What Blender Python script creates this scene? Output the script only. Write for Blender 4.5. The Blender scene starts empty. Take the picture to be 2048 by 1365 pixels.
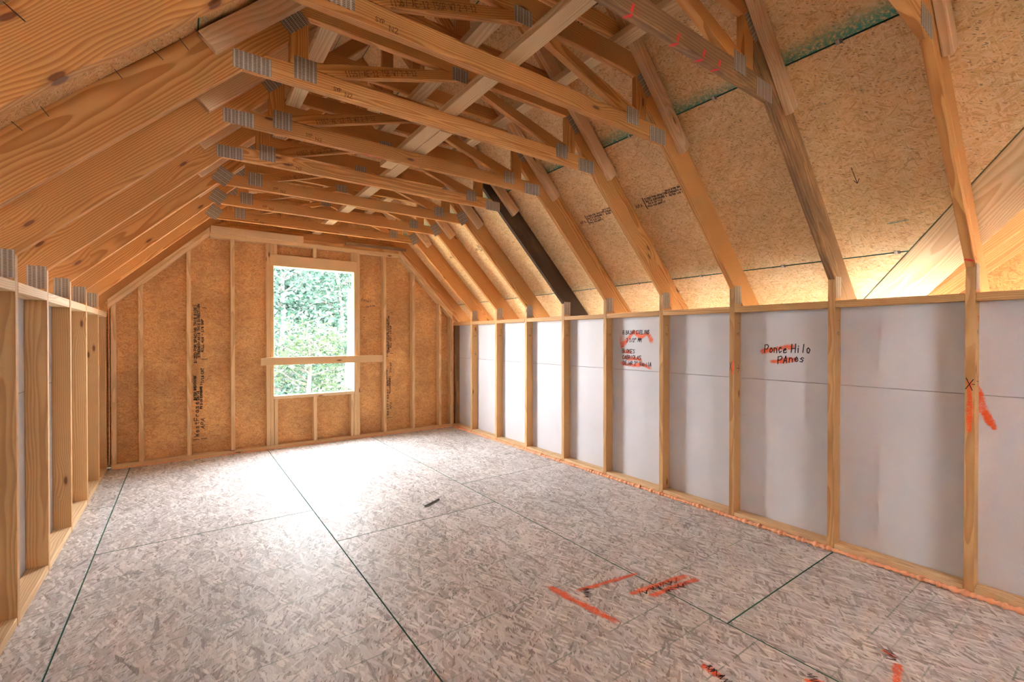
import bpy, bmesh, math, random
from mathutils import Vector, Matrix
R = random.Random(7)
sc = bpy.context.scene
COL = sc.collection

# ------------------------------------------------------------------ camera
cam = bpy.data.cameras.new('camera')
cam.sensor_width = 36.0
cam.lens = 915.15 / 2048 * 36.0
cam.clip_start = 0.02
camo = bpy.data.objects.new('camera', cam)
camo.location = (0, 0, 1.2911)
camo.rotation_euler = (math.pi / 2 - 0.0065, 0, -0.6230)
COL.objects.link(camo)
sc.camera = camo

# ------------------------------------------------------------------ sky, exposure
W = bpy.data.worlds.new('overcast_sky')
sc.world = W
W.use_nodes = True
bg = W.node_tree.nodes['Background']
bg.inputs['Color'].default_value = (0.93, 0.97, 1.0, 1)
bg.inputs['Strength'].default_value = 1.0
sc.view_settings.view_transform = 'Standard'
sc.view_settings.look = 'None'
sc.view_settings.gamma = 1.0
sc.view_settings.use_curve_mapping = False
sc.view_settings.exposure = 6.0
sc.cycles.max_bounces = 7
sc.cycles.diffuse_bounces = 6
sc.cycles.glossy_bounces = 2
sc.cycles.transparent_max_bounces = 8
sc.cycles.adaptive_threshold = 0.08
sc.cycles.adaptive_min_samples = 12
sc.cycles.sample_clamp_indirect = 8.0

def portal(name, loc, rot, sx, sy):
    """Sampling portal in an opening: gives no light of its own, only steers sky light through it."""
    l = bpy.data.lights.new(name, 'AREA')
    l.shape = 'RECTANGLE'; l.size = sx; l.size_y = sy
    l.cycles.is_portal = True
    o = bpy.data.objects.new(name, l)
    o.location = loc; o.rotation_euler = rot
    COL.objects.link(o)
    return o
H = math.pi / 2
portal('window_daylight', (1.316, 6.04, 1.372), (-H, 0, 0), 0.914, 1.516)

# ------------------------------------------------------------------ layout (metres)
XR, XL = 3.1974, -0.6064           # inner faces of the knee-wall studs
ZKR, ZKL = 1.6479, 1.6634          # stud top / rafter underside
CL, CR, ZC = 0.2165, 2.3913, 2.4775  # ends and underside of the flat tie
ML = (ZC - ZKL) / (CL - XL)
MR = (ZC - ZKR) / (XR - CR)
TV = 0.26                          # vertical depth of a rafter
T = 0.038
D = 5.93                           # face of the window wall framing
YS = [5.423, 4.816, 4.199, 3.567, 2.984, 2.364, 1.765, 1.145, 0.541, -0.069]
def lowL(x): return ZKL + ML * (x - XL)
def lowR(x): return ZC - MR * (x - CR)
ZF0, ZF1 = 2.807, 2.922            # flat upper chord
XLF = CL + (ZF1 - ZC - TV) / ML
XRF = CR - (ZF1 - ZC - TV) / MR
XP = CL + MR * (CR - CL) / (ML + MR)
ZP = lowL(XP) + TV
YB = -2.45                         # rear wall

# ------------------------------------------------------------------ node helpers
class NT:
    def __init__(s, name):
        s.m = bpy.data.materials.new(name); s.m.use_nodes = True
        s.t = s.m.node_tree; s.t.nodes.clear()
        s.out = s.n('ShaderNodeOutputMaterial')
        s.b = s.n('ShaderNodeBsdfPrincipled')
        s.t.links.new(s.b.outputs[0], s.out.inputs[0])
    def n(s, typ, **kw):
        nd = s.t.nodes.new(typ)
        for k, v in kw.items(): setattr(nd, k, v)
        return nd
    def put(s, sock, v):
        if hasattr(v, 'node'): s.t.links.new(v, sock)
        elif v is not None: sock.default_value = v
    def math(s, op, a, b=None, c=None, clamp=False):
        nd = s.n('ShaderNodeMath', operation=op); nd.use_clamp = clamp
        s.put(nd.inputs[0], a)
        if b is not None: s.put(nd.inputs[1], b)
        if c is not None: s.put(nd.inputs[2], c)
        return nd.outputs[0]
    def vmath(s, op, a, b=None):
        nd = s.n('ShaderNodeVectorMath', operation=op)
        s.put(nd.inputs[0], a)
        if b is not None: s.put(nd.inputs[1], b)
        return nd.outputs[0]
    def mix(s, f, a, b, blend='MIX'):
        nd = s.n('ShaderNodeMix', data_type='RGBA', blend_type=blend)
        s.put(nd.inputs[0], f); s.put(nd.inputs[6], a); s.put(nd.inputs[7], b)
        return nd.outputs[2]
    def mixf(s, f, a, b):
        nd = s.n('ShaderNodeMix', data_type='FLOAT')
        s.put(nd.inputs[0], f); s.put(nd.inputs[2], a); s.put(nd.inputs[3], b)
        return nd.outputs[0]
    def map(s, v, loc=(0, 0, 0), rot=(0, 0, 0), scale=(1, 1, 1)):
        nd = s.n('ShaderNodeMapping')
        s.put(nd.inputs[0], v); nd.inputs[1].default_value = loc
        nd.inputs[2].default_value = rot; nd.inputs[3].default_value = scale
        return nd.outputs[0]
    def ramp(s, f, stops, interp='LINEAR'):
        nd = s.n('ShaderNodeValToRGB'); cr = nd.color_ramp; cr.interpolation = interp
        while len(cr.elements) < len(stops): cr.elements.new(0.5)
        for e, (p, c) in zip(cr.elements, stops):
            e.position = p; e.color = (*c, 1) if len(c) == 3 else c
        s.put(nd.inputs[0], f)
        return nd.outputs[0]
    def step(s, f, a, b):
        nd = s.n('ShaderNodeMapRange', interpolation_type='SMOOTHSTEP')
        s.put(nd.inputs[0], f); nd.inputs[1].default_value = a; nd.inputs[2].default_value = b
        return nd.outputs[0]
    def noise(s, v, scale, detail=2, rough=0.5, dim='3D', dist=0.0):
        nd = s.n('ShaderNodeTexNoise', noise_dimensions=dim)
        s.put(nd.inputs['Vector'], v); nd.inputs['Scale'].default_value = scale
        nd.inputs['Detail'].default_value = detail; nd.inputs['Roughness'].default_value = rough
        nd.inputs['Distortion'].default_value = dist
        return nd.outputs[0]
    def voro(s, v, scale=1, dim='2D', feature='F1', rnd=1.0):
        nd = s.n('ShaderNodeTexVoronoi', voronoi_dimensions=dim, feature=feature)
        s.put(nd.inputs['Vector'], v); nd.inputs['Scale'].default_value = scale
        nd.inputs['Randomness'].default_value = rnd
        return nd
    def sep(s, v):
        nd = s.n('ShaderNodeSeparateXYZ'); s.put(nd.inputs[0], v); return nd.outputs
    def sepc(s, v):
        nd = s.n('ShaderNodeSeparateColor'); s.put(nd.inputs[0], v); return nd.outputs
    def comb(s, x, y, z=0.0):
        nd = s.n('ShaderNodeCombineXYZ')
        for i, v in enumerate((x, y, z)): s.put(nd.inputs[i], v)
        return nd.outputs[0]
    def bump(s, h, strength, dist):
        nd = s.n('ShaderNodeBump'); nd.inputs['Strength'].default_value = strength
        nd.inputs['Distance'].default_value = dist; s.put(nd.inputs['Height'], h)
        s.t.links.new(nd.outputs[0], s.b.inputs['Normal'])
    def rnd(s): return s.n('ShaderNodeObjectInfo').outputs['Random']
    def set(s, **kw):
        for k, v in kw.items(): s.put(s.b.inputs[k.replace('_', ' ')], v)
        return s.m

# ------------------------------------------------------------------ materials
def osb(name, stops, layers, dark, rough=(0.5, 0.7), bump=0.5, spec=0.5, lines=False, green=0.0, blotch=0.25, coat=0.0, dens=0.0, warm=0.22, sl_scale=(38, 130), pale=None):
    """Strand board: layers of long voronoi flakes, the highest random one on top."""
    t = NT(name)
    uv = t.n('ShaderNodeUVMap').outputs[0]
    off = t.math('MULTIPLY', t.rnd(), 37.0)
    p = t.vmath('ADD', uv, t.comb(off, off, 0.0))
    wob = t.n('ShaderNodeTexNoise', noise_dimensions='2D')
    t.put(wob.inputs['Vector'], p); wob.inputs['Scale'].default_value = 22; wob.inputs['Detail'].default_value = 0
    d = t.vmath('MULTIPLY', t.vmath('SUBTRACT', wob.outputs[1], (0.5, 0.5, 0.5)), (0.009, 0.009, 0.0))
    p2 = t.vmath('ADD', p, d)
    best = val = hue = None
    for i, (ang, lx, ly) in enumerate(layers):
        v = t.map(p2, loc=(i * 3.17, i * 7.3, 0), rot=(0, 0, math.radians(ang)))
        v = t.map(v, scale=(1 / lx, 1 / ly, 1))
        vo = t.voro(v)
        c = t.sepc(vo.outputs['Color'])
        edge = t.step(vo.outputs['Distance'], 0.75, 0.40)
        rank = t.math('ADD', t.math('MULTIPLY', c[0], 0.8), t.math('MULTIPLY', edge, 0.25))
        vv = t.math('MULTIPLY', c[1], t.mixf(edge, 0.45, 1.0))
        if best is None: best, val, hue = rank, vv, c[2]
        else:
            g = t.math('GREATER_THAN', rank, best)
            val = t.mixf(g, val, vv); hue = t.mixf(g, hue, c[2])
            best = t.math('MAXIMUM', best, rank)
    fine = t.noise(t.map(p, rot=(0, 0, 0.2), scale=(25, 160, 1)), 1.0, 2, 0.6, '2D')
    f = t.math('ADD', t.math('MULTIPLY', val, 0.8), t.math('MULTIPLY', t.math('SUBTRACT', fine, 0.5), 0.35), clamp=True)
    f = t.math('ADD', f, 0.08, clamp=True)
    col = t.ramp(f, stops)
    col = t.mix(t.math('MULTIPLY', hue, warm), col, t.mix(1.0, col, (1.0, 0.80, 0.70, 1), 'MULTIPLY'))
    # small dark slivers
    vo = t.voro(t.map(t.map(p2, rot=(0, 0, 0.5)), scale=(*sl_scale, 1)))
    cc = t.sepc(vo.outputs['Color'])
    sl = t.math('MULTIPLY', t.math('GREATER_THAN', cc[0], 0.90 - dens), t.step(vo.outputs['Distance'], 0.30, 0.16))
    col = t.mix(t.math('MULTIPLY', sl, 0.75), col, (*dark, 1))
    if pale:
        vo = t.voro(t.map(t.map(p2, rot=(0, 0, -0.35)), scale=(15, 62, 1)))
        cc = t.sepc(vo.outputs['Color'])
        pm = t.math('MULTIPLY', t.math('GREATER_THAN', cc[0], 0.78), t.step(vo.outputs['Distance'], 0.42, 0.36))
        col = t.mix(t.math('MULTIPLY', pm, t.math('ADD', 0.35, t.math('MULTIPLY', cc[1], 0.6))), col, (*pale, 1))
    bl = t.noise(p, 1.7, 3, 0.6, '2D')
    col = t.mix(1.0, col, t.mix(t.step(bl, 0.3, 0.7), (1 - blotch, 1 - blotch * 1.1, 1 - blotch * 1.2, 1), (1, 1, 1, 1)), 'MULTIPLY')
    if lines:   # printed nail guides every 16, 19.2 and 24 inches across the sheet
        u = t.sep(uv)[0]
        msk = None
        for per, w in ((0.4064, 1.0), (0.6096, 0.8), (0.4877, 0.45)):
            q = t.math('ABSOLUTE', t.math('SUBTRACT', t.math('FRACT', t.math('DIVIDE', t.math('ADD', u, per / 2), per)), 0.5))
            l = t.math('MULTIPLY', t.step(q, 0.0042 / per, 0.0022 / per), w)
            msk = l if msk is None else t.math('MAXIMUM', msk, l)
        br = t.step(t.noise(p, 9, 3, 0.7, '2D'), 0.36, 0.58)
        col = t.mix(t.math('MULTIPLY', t.math('MULTIPLY', msk, br), 0.65), col, (0.05, 0.16, 0.11, 1))
    if green:   # overspray of the green edge seal, fading in from the sheet's lower edge
        v = t.sep(uv)[1]
        a = t.step(t.math('ADD', v, t.math('MULTIPLY', t.math('SUBTRACT', bl, 0.5), 0.10)), 0.11, 0.0)
        a = t.math('MULTIPLY', a, t.step(t.noise(p, 60, 3, 0.7, '2D'), 0.25, 0.6))
        k = t.n('ShaderNodeObjectInfo').outputs['Color']
        a = t.math('MULTIPLY', t.math('MULTIPLY', a, green), t.sepc(k)[0])
        col = t.mix(a, col, (0.03, 0.28, 0.18, 1))
    r = t.mixf(val, rough[0], rough[1])
    t.bump(fine, bump, 0.0012)
    m = t.set(Base_Color=col, Roughness=r, Specular_IOR_Level=spec)
    if coat:
        t.b.inputs['Coat Weight'].default_value = coat
        t.b.inputs['Coat Roughness'].default_value = 0.46
    return m

FLOOR_L = [(0, 0.120, 0.015), (24, 0.100, 0.012), (-24, 0.110, 0.016), (60, 0.075, 0.011)]
FINE_L = [(0, 0.055, 0.0065), (35, 0.05, 0.0055), (-38, 0.05, 0.0055), (80, 0.035, 0.005)]
M = {}
M['osb_floor'] = osb('floor_strand_board', [(0.0, (0.17, 0.14, 0.13)), (0.16, (0.38, 0.355, 0.35)), (0.42, (0.55, 0.535, 0.535)), (0.7, (0.66, 0.65, 0.65)), (1.0, (0.84, 0.84, 0.84))],
                     FLOOR_L, (0.07, 0.045, 0.035), rough=(0.62, 0.52), bump=0.6, spec=0.6, lines=True, blotch=0.14, coat=0.30, warm=0.10, sl_scale=(22, 110), dens=0.03, pale=(0.84, 0.82, 0.79))
M['osb_deck'] = osb('roof_strand_board', [(0.0, (0.52, 0.28, 0.11)), (0.25, (0.74, 0.46, 0.205)), (0.6, (0.84, 0.575, 0.30)), (1.0, (0.90, 0.68, 0.41))],
                    FINE_L, (0.14, 0.07, 0.04), rough=(0.6, 0.75), bump=0.3, green=0.95, blotch=0.14)
M['osb_wall'] = osb('wall_strand_board', [(0.0, (0.48, 0.21, 0.06)), (0.3, (0.68, 0.34, 0.11)), (0.6, (0.78, 0.43, 0.155)), (1.0, (0.86, 0.55, 0.24))],
                    FINE_L, (0.15, 0.07, 0.03), rough=(0.6, 0.75), bump=0.3, blotch=0.28)

def plain(name, col, rough=0.6, spec=0.3, metal=0.0):
    t = NT(name)
    return t.set(Base_Color=(*col, 1), Roughness=rough, Specular_IOR_Level=spec, Metallic=metal)
M['green'] = plain('green_edge_seal', (0.02, 0.13, 0.085), 0.7)
M['osb_edge'] = plain('cut_board_edge', (0.42, 0.25, 0.12), 0.8)

def pine(name, light, mid, latewood, tint=0.16, knots=1.0, stain=0.0, stain_col=(0.1, 0.05, 0.03)):
    t = NT(name)
    oc = t.n('ShaderNodeTexCoord').outputs['Object']
    r = t.rnd()
    o1 = t.math('MULTIPLY', r, 61.0)
    sp = t.sep(oc)
    # ring centre wanders per board so that cuts show straight and cathedral grain
    yy = t.math('ADD', sp[1], t.math('MULTIPLY', t.math('SUBTRACT', t.math('FRACT', t.math('MULTIPLY', r, 17.3)), 0.5), 0.12))
    zz = t.math('ADD', sp[2], t.math('MULTIPLY', t.math('SUBTRACT', t.math('FRACT', t.math('MULTIPLY', r, 41.7)), 0.5), 0.30))
    base = t.comb(t.math('ADD', t.math('MULTIPLY', sp[0], 0.10), o1), yy, zz)
    w1 = t.noise(t.map(base, scale=(14, 8, 8)), 1.0, 2, 0.5)
    rr = t.math('SQRT', t.math('ADD', t.math('MULTIPLY', t.math('MULTIPLY', yy, yy), 1.0), t.math('MULTIPLY', zz, zz)))
    # knots bend the rings
    kv = t.voro(t.comb(t.math('ADD', t.math('MULTIPLY', sp[0], 2.2), o1), t.math('ADD', t.math('MULTIPLY', sp[2], 7.0), t.math('MULTIPLY', sp[1], 3.0))), 1.0, '2D')
    kc = t.sepc(kv.outputs['Color'])
    has = t.math('GREATER_THAN', kc[0], 0.80)
    kd = kv.outputs['Distance']
    bend = t.math('MULTIPLY', t.math('MULTIPLY', t.step(kd, 0.45, 0.0), has), 0.020)
    rr = t.math('ADD', rr, t.math('ADD', t.math('MULTIPLY', w1, 0.055), bend))
    ring = t.math('FRACT', t.math('MULTIPLY', rr, 105.0))
    late = t.math('MULTIPLY', t.step(ring, 0.15, 0.85), t.step(ring, 1.0, 0.90))
    fib = t.noise(t.map(t.map(oc, rot=(0.4, 0.02, 0.015)), scale=(5, 110, 130)), 1.0, 1, 0.7)
    col = t.mix(w1, (*mid, 1), (*light, 1))
    col = t.mix(t.math('MULTIPLY', late, 0.75), col, (*latewood, 1))
    col = t.mix(t.math('MULTIPLY', t.math('SUBTRACT', fib, 0.35, clamp=True), 0.25), col, t.mix(1.0, col, (0.7, 0.6, 0.5, 1), 'MULTIPLY'))
    kk = t.math('MULTIPLY', t.step(kd, 0.065, 0.04), has)
    ko = t.math('MULTIPLY', t.step(kd, 0.12, 0.05), has)
    col = t.mix(t.math('MULTIPLY', ko, 0.5 * knots), col, (0.32, 0.13, 0.045, 1))
    col = t.mix(t.math('MULTIPLY', kk, 0.8 * knots), col, (0.12, 0.04, 0.018, 1))
    # pieces differ in tone
    g = t.math('ADD', 1.0 - tint, t.math('MULTIPLY', t.math('FRACT', t.math('MULTIPLY', r, 7.7)), tint * 1.6))
    col = t.mix(1.0, col, t.comb(g, t.math('POWER', g, 1.2), t.math('POWER', g, 1.45)), 'MULTIPLY')
    if stain:
        s1 = t.step(t.noise(t.map(oc, scale=(2.5, 9, 9)), 1.0, 4, 0.65), 0.33, 0.55)
        col = t.mix(t.math('MULTIPLY', s1, stain), col, (*stain_col, 1))
    t.bump(fib, 0.12, 0.001)
    return t.set(Base_Color=col, Roughness=0.62, Specular_IOR_Level=0.3)
M['pine'] = pine('yellow_pine', (0.69, 0.355, 0.120), (0.60, 0.275, 0.082), (0.38, 0.138, 0.030))
M['pale_pine'] = pine('pale_whitewood', (0.76, 0.56, 0.34), (0.70, 0.48, 0.27), (0.54, 0.34, 0.16), tint=0.10, knots=0.8)
M['stud_pine'] = pine('stud_pine', (0.68, 0.42, 0.19), (0.60, 0.34, 0.14), (0.44, 0.22, 0.075), tint=0.14)
M['wall_pine'] = pine('pale_wall_stud', (0.80, 0.57, 0.32), (0.74, 0.49, 0.25), (0.58, 0.34, 0.14), tint=0.08)
M['pink_pine'] = pine('pinkish_board', (0.78, 0.53, 0.33), (0.72, 0.46, 0.27), (0.58, 0.34, 0.17), tint=0.06, knots=0.8)
M['dark_pine'] = pine('weathered_dark_pine', (0.17, 0.085, 0.040), (0.11, 0.055, 0.028), (0.05, 0.026, 0.014), knots=0.4, stain=0.6, stain_col=(0.035, 0.02, 0.013))
M['stained_pine'] = pine('mildewed_pine', (0.58, 0.34, 0.15), (0.48, 0.27, 0.11), (0.30, 0.14, 0.05), stain=0.55, stain_col=(0.09, 0.05, 0.035))

def steel():
    t = NT('punched_galvanised_steel')
    oc = t.n('ShaderNodeTexCoord').outputs['Object']
    s = t.sep(oc)
    row = t.math('FLOOR', t.math('MULTIPLY', s[0], 58.0))
    shift = t.math('MULTIPLY', t.math('MODULO', row, 2.0), 0.5)
    a = t.math('ABSOLUTE', t.math('SUBTRACT', t.math('FRACT', t.math('MULTIPLY', s[0], 58.0)), 0.5))
    b = t.math('ABSOLUTE', t.math('SUBTRACT', t.math('FRACT', t.math('ADD', t.math('MULTIPLY', s[2], 155.0), shift)), 0.5))
    hole = t.math('MULTIPLY', t.step(a, 0.38, 0.30), t.step(b, 0.27, 0.17))
    n = t.noise(oc, 40, 3)
    col = t.mix(n, (0.34, 0.265, 0.195, 1), (0.46, 0.375, 0.29, 1))
    band = t.math('ABSOLUTE', t.math('SUBTRACT', t.math('FRACT', t.math('MULTIPLY', s[0], 29.0)), 0.5))
    col = t.mix(t.math('MULTIPLY', t.step(band, 0.25, 0.45), 0.45), col, (0.60, 0.51, 0.42, 1))
    col = t.mix(t.math('MULTIPLY', hole, 0.9), col, (0.045, 0.028, 0.018, 1))
    t.bump(t.math('SUBTRACT', 1.0, hole), 0.6, 0.002)
    return t.set(Base_Color=col, Roughness=0.55, Metallic=0.1)
M['steel'] = steel()

def foam_board():
    t = NT('white_foam_board')
    uv = t.n('ShaderNodeUVMap').outputs[0]
    n = t.noise(uv, 3.0, 4, 0.6, '2D'); n2 = t.noise(t.map(uv, scale=(1, 30, 1)), 6.0, 2, 0.6, '2D')
    col = t.mix(n, (0.58, 0.57, 0.60, 1), (0.65, 0.645, 0.675, 1))
    col = t.mix(t.math('MULTIPLY', n2, 0.10), col, (0.50, 0.485, 0.50, 1))
    t.bump(n2, 0.05, 0.001)
    return t.set(Base_Color=col, Roughness=0.5, Specular_IOR_Level=0.35)
M['foam_board'] = foam_board()
M['foam_edge'] = plain('foam_board_edge', (0.42, 0.40, 0.40), 0.8)

def foam():
    t = NT('orange_sealant_foam')
    oc = t.n('ShaderNodeTexCoord').outputs['Object']
    n = t.noise(oc, 30, 3)
    col = t.mix(n, (0.84, 0.30, 0.12, 1), (0.95, 0.55, 0.34, 1))
    return t.set(Base_Color=col, Roughness=0.55, Subsurface_Weight=0.0)
M['foam'] = foam()

def spray(name, col, strength=0.95, soft=0.8):
    t = NT(name)
    uv = t.n('ShaderNodeUVMap').outputs[0]
    s = t.sep(uv)
    e = t.math('SUBTRACT', 1.0, t.math('ABSOLUTE', t.math('SUBTRACT', t.math('MULTIPLY', s[1], 2.0), 1.0)))
    e = t.step(e, 0.0, soft)
    g = t.n('ShaderNodeNewGeometry').outputs['Position']
    n = t.math('ADD', t.math('MULTIPLY', t.noise(g, 420, 1, 0.6), 0.75), t.math('MULTIPLY', t.noise(g, 40, 2, 0.6), 0.25))
    ends = t.math('MULTIPLY', t.step(s[0], 0.0, 0.10), t.step(s[0], 1.0, 0.90))
    cov = t.math('MULTIPLY', e, t.math('ADD', 0.35, t.math('MULTIPLY', ends, 0.65)))
    a = t.math('GREATER_THAN', n, t.math('SUBTRACT', 0.78, t.math('MULTIPLY', cov, strength * 0.38)))
    tr = t.n('ShaderNodeBsdfTransparent')
    mx = t.n('ShaderNodeMixShader')
    t.put(mx.inputs[0], a); t.t.links.new(tr.outputs[0], mx.inputs[1]); t.t.links.new(t.b.outputs[0], mx.inputs[2])
    t.t.links.new(mx.outputs[0], t.out.inputs[0])
    return t.set(Base_Color=(*col, 1), Roughness=0.6)
M['spray'] = spray('orange_spray_paint', (0.86, 0.115, 0.018))
M['floor_spray'] = spray('worn_orange_spray_paint', (0.86, 0.115, 0.018), 0.86)
M['red_spray'] = spray('red_spray_paint', (0.75, 0.02, 0.03))
M['teal_spray'] = spray('teal_spray_paint', (0.02, 0.20, 0.17), 0.8)
M['ink'] = plain('black_marker', (0.025, 0.018, 0.03), 0.6)
M['stamp'] = plain('grey_print', (0.10, 0.065, 0.045), 0.8)
M['print'] = plain('brown_print', (0.17, 0.06, 0.022), 0.8)
M['nail'] = plain('dark_nail_steel', (0.09, 0.085, 0.08), 0.4, 0.5, 0.8)
M['wrap'] = plain('white_house_wrap', (0.86, 0.87, 0.90), 0.6)
M['wrap_grey'] = plain('grey_flashing_tape', (0.42, 0.42, 0.52), 0.6)

# ------------------------------------------------------------------ object helpers
def obj(name, me, parent=None, mat=None):
    o = bpy.data.objects.new(name, me)
    COL.objects.link(o)
    if mat is not None and me is not None and not me.materials:
        me.materials.append(mat)
    if parent is not None: o.parent = parent
    return o
def empty(name, loc=(0, 0, 0)):
    o = bpy.data.objects.new(name, None); COL.objects.link(o)
    o.location = loc; o.empty_display_size = 0.05
    return o
def tag(o, label, cat, group=None):
    o['label'] = label; o['category'] = cat
    if group: o['group'] = group
    return o
def structure(o, label=None):
    o['kind'] = 'structure'
    if label: o['label'] = label
    return o

def prism_mesh(name, pts, y0, y1, bev=0.002):
    """Convex polygon in local x,z pulled along y, with a small bevel."""
    bm = bmesh.new()
    a = [bm.verts.new((x, y0, z)) for x, z in pts]
    b = [bm.verts.new((x, y1, z)) for x, z in pts]
    n = len(pts)
    bm.faces.new(a); bm.faces.new(b[::-1])
    for i in range(n):
        bm.faces.new((a[i], b[i], b[(i + 1) % n], a[(i + 1) % n]))
    bmesh.ops.recalc_face_normals(bm, faces=bm.faces)
    if bev: bmesh.ops.bevel(bm, geom=bm.edges[:], offset=bev, segments=1, affect='EDGES', clamp_overlap=True)
    me = bpy.data.meshes.new(name); bm.to_mesh(me); bm.free()
    return me
def member(name, pts, ang, mat, parent=None, y0=-T, y1=0.0, bev=0.002, ybase=0.0):
    """A board in a plane of constant y: pts are x,z; its length runs along angle ang."""
    cx = sum(p[0] for p in pts) / len(pts); cz = sum(p[1] for p in pts) / len(pts)
    c, s = math.cos(ang), math.sin(ang)
    loc = [((x - cx) * c + (z - cz) * s, -(x - cx) * s + (z - cz) * c) for x, z in pts]
    o = obj(name, prism_mesh(name, loc, y0, y1, bev), parent, mat)
    o.location = (cx, ybase, cz); o.rotation_euler = (0, -ang, 0)
    return o
def rect(x0, z0, x1, z1): return [(x0, z0), (x1, z0), (x1, z1), (x0, z1)]
def board(name, lo, hi, mat, parent=None, bev=0.002):
    """Axis-aligned board whose grain runs along its longest side (kept as local x)."""
    d = [hi[i] - lo[i] for i in range(3)]
    c = [(hi[i] + lo[i]) / 2 for i in range(3)]
    ax = d.index(max(d))
    if ax == 0: dims, rot = (d[0], d[1], d[2]), (0, 0, 0)
    elif ax == 1: dims, rot = (d[1], d[0], d[2]), (0, 0, H)
    else: dims, rot = (d[2], d[1], d[0]), (0, -H, 0)
    me = prism_mesh(name, rect(-dims[0] / 2, -dims[2] / 2, dims[0] / 2, dims[2] / 2), -dims[1] / 2, dims[1] / 2, bev)
    o = obj(name, me, parent, mat); o.location = c; o.rotation_euler = rot
    return o
def bar(name, p, q, w, t, up, mat, parent=None):
    """Straight board from p to q, w wide across, t thick along up."""
    p, q, up = Vector(p), Vector(q), Vector(up)
    x = (q - p).normalized(); y = up.cross(x).normalized(); z = x.cross(y)
    L = (q - p).length
    o = obj(name, prism_mesh(name, rect(-L / 2, -t / 2, L / 2, t / 2), -w / 2, w / 2), parent, mat)
    o.matrix_world = Matrix.Translation((p + q) / 2) @ Matrix((x, y, z)).transposed().to_4x4()
    return o
def frame_matrix(o, u, v):
    u = Vector(u).normalized(); v = Vector(v).normalized(); n = u.cross(v)
    return Matrix.Translation(Vector(o)) @ Matrix((u, v, n)).transposed().to_4x4()
def inset(poly, e):
    n = len(poly); out = []
    for i in range(n):
        a, b, c = Vector(poly[i - 1]), Vector(poly[i]), Vector(poly[(i + 1) % n])
        d1 = (b - a).normalized(); d2 = (c - b).normalized()
        n1 = Vector((-d1.y, d1.x)); n2 = Vector((-d2.y, d2.x))
        k = (n1 + n2); k = k / max(1e-6, (1 + n1.dot(n2)))
        out.append(b + k * e)
    return out
def panel(name, fm, poly, thick, mat, edge, parent=None, cham=0.003):
    """Sheet in the plane of fm (normal towards the room), chamfered rim in the edge colour; UVs in metres."""
    n = len(poly)
    ins = inset(poly, cham)
    vs = [(p.x, p.y, 0) for p in ins] + [(p[0], p[1], -cham) for p in poly] + [(p[0], p[1], -thick) for p in poly]
    fs = [tuple(range(n))]
    mi = [0]
    for i in range(n):
        j = (i + 1) % n
        fs.append((i, n + i, n + j, j)); mi.append(1)
        fs.append((n + i, 2 * n + i, 2 * n + j, n + j)); mi.append(1)
    fs.append(tuple(range(3 * n - 1, 2 * n - 1, -1))); mi.append(0)
    me = bpy.data.meshes.new(name); me.from_pydata(vs, [], fs)
    me.materials.append(mat); me.materials.append(edge)
    uvl = me.uv_layers.new(name='UVMap')
    for f, m in zip(me.polygons, mi):
        f.material_index = m
        for li in f.loop_indices:
            c = me.vertices[me.loops[li].vertex_index].co
            uvl.data[li].uv = (c.x, c.y)
    o = obj(name, me, parent)
    o.matrix_world = fm
    return o
def R4(u0, v0, u1, v1): return [(u0, v0), (u1, v0), (u1, v1), (u0, v1)]
def meshpy(name, vs, fs, mat, parent=None, smooth=False, uvs=None):
    me = bpy.data.meshes.new(name); me.from_pydata(vs, [], fs); me.materials.append(mat)
    if smooth:
        for f in me.polygons: f.use_smooth = True
    if uvs:
        l = me.uv_layers.new(name='UVMap')
        for lp in me.loops: l.data[lp.index].uv = uvs[lp.vertex_index]
    return obj(name, me, parent)
def keep(o, parent):
    """Parent without moving (parents here sit at known places)."""
    mw = o.matrix_world.copy()
    o.parent = parent
    o.matrix_parent_inverse = parent_matrix(parent).inverted()
    return o
def parent_matrix(o):
    m = Matrix.LocRotScale(o.location, o.rotation_euler, o.scale) if o.rotation_mode != 'QUATERNION' else Matrix.LocRotScale(o.location, o.rotation_quaternion, o.scale)
    return (parent_matrix(o.parent) @ o.matrix_parent_inverse @ m) if o.parent else m

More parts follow.
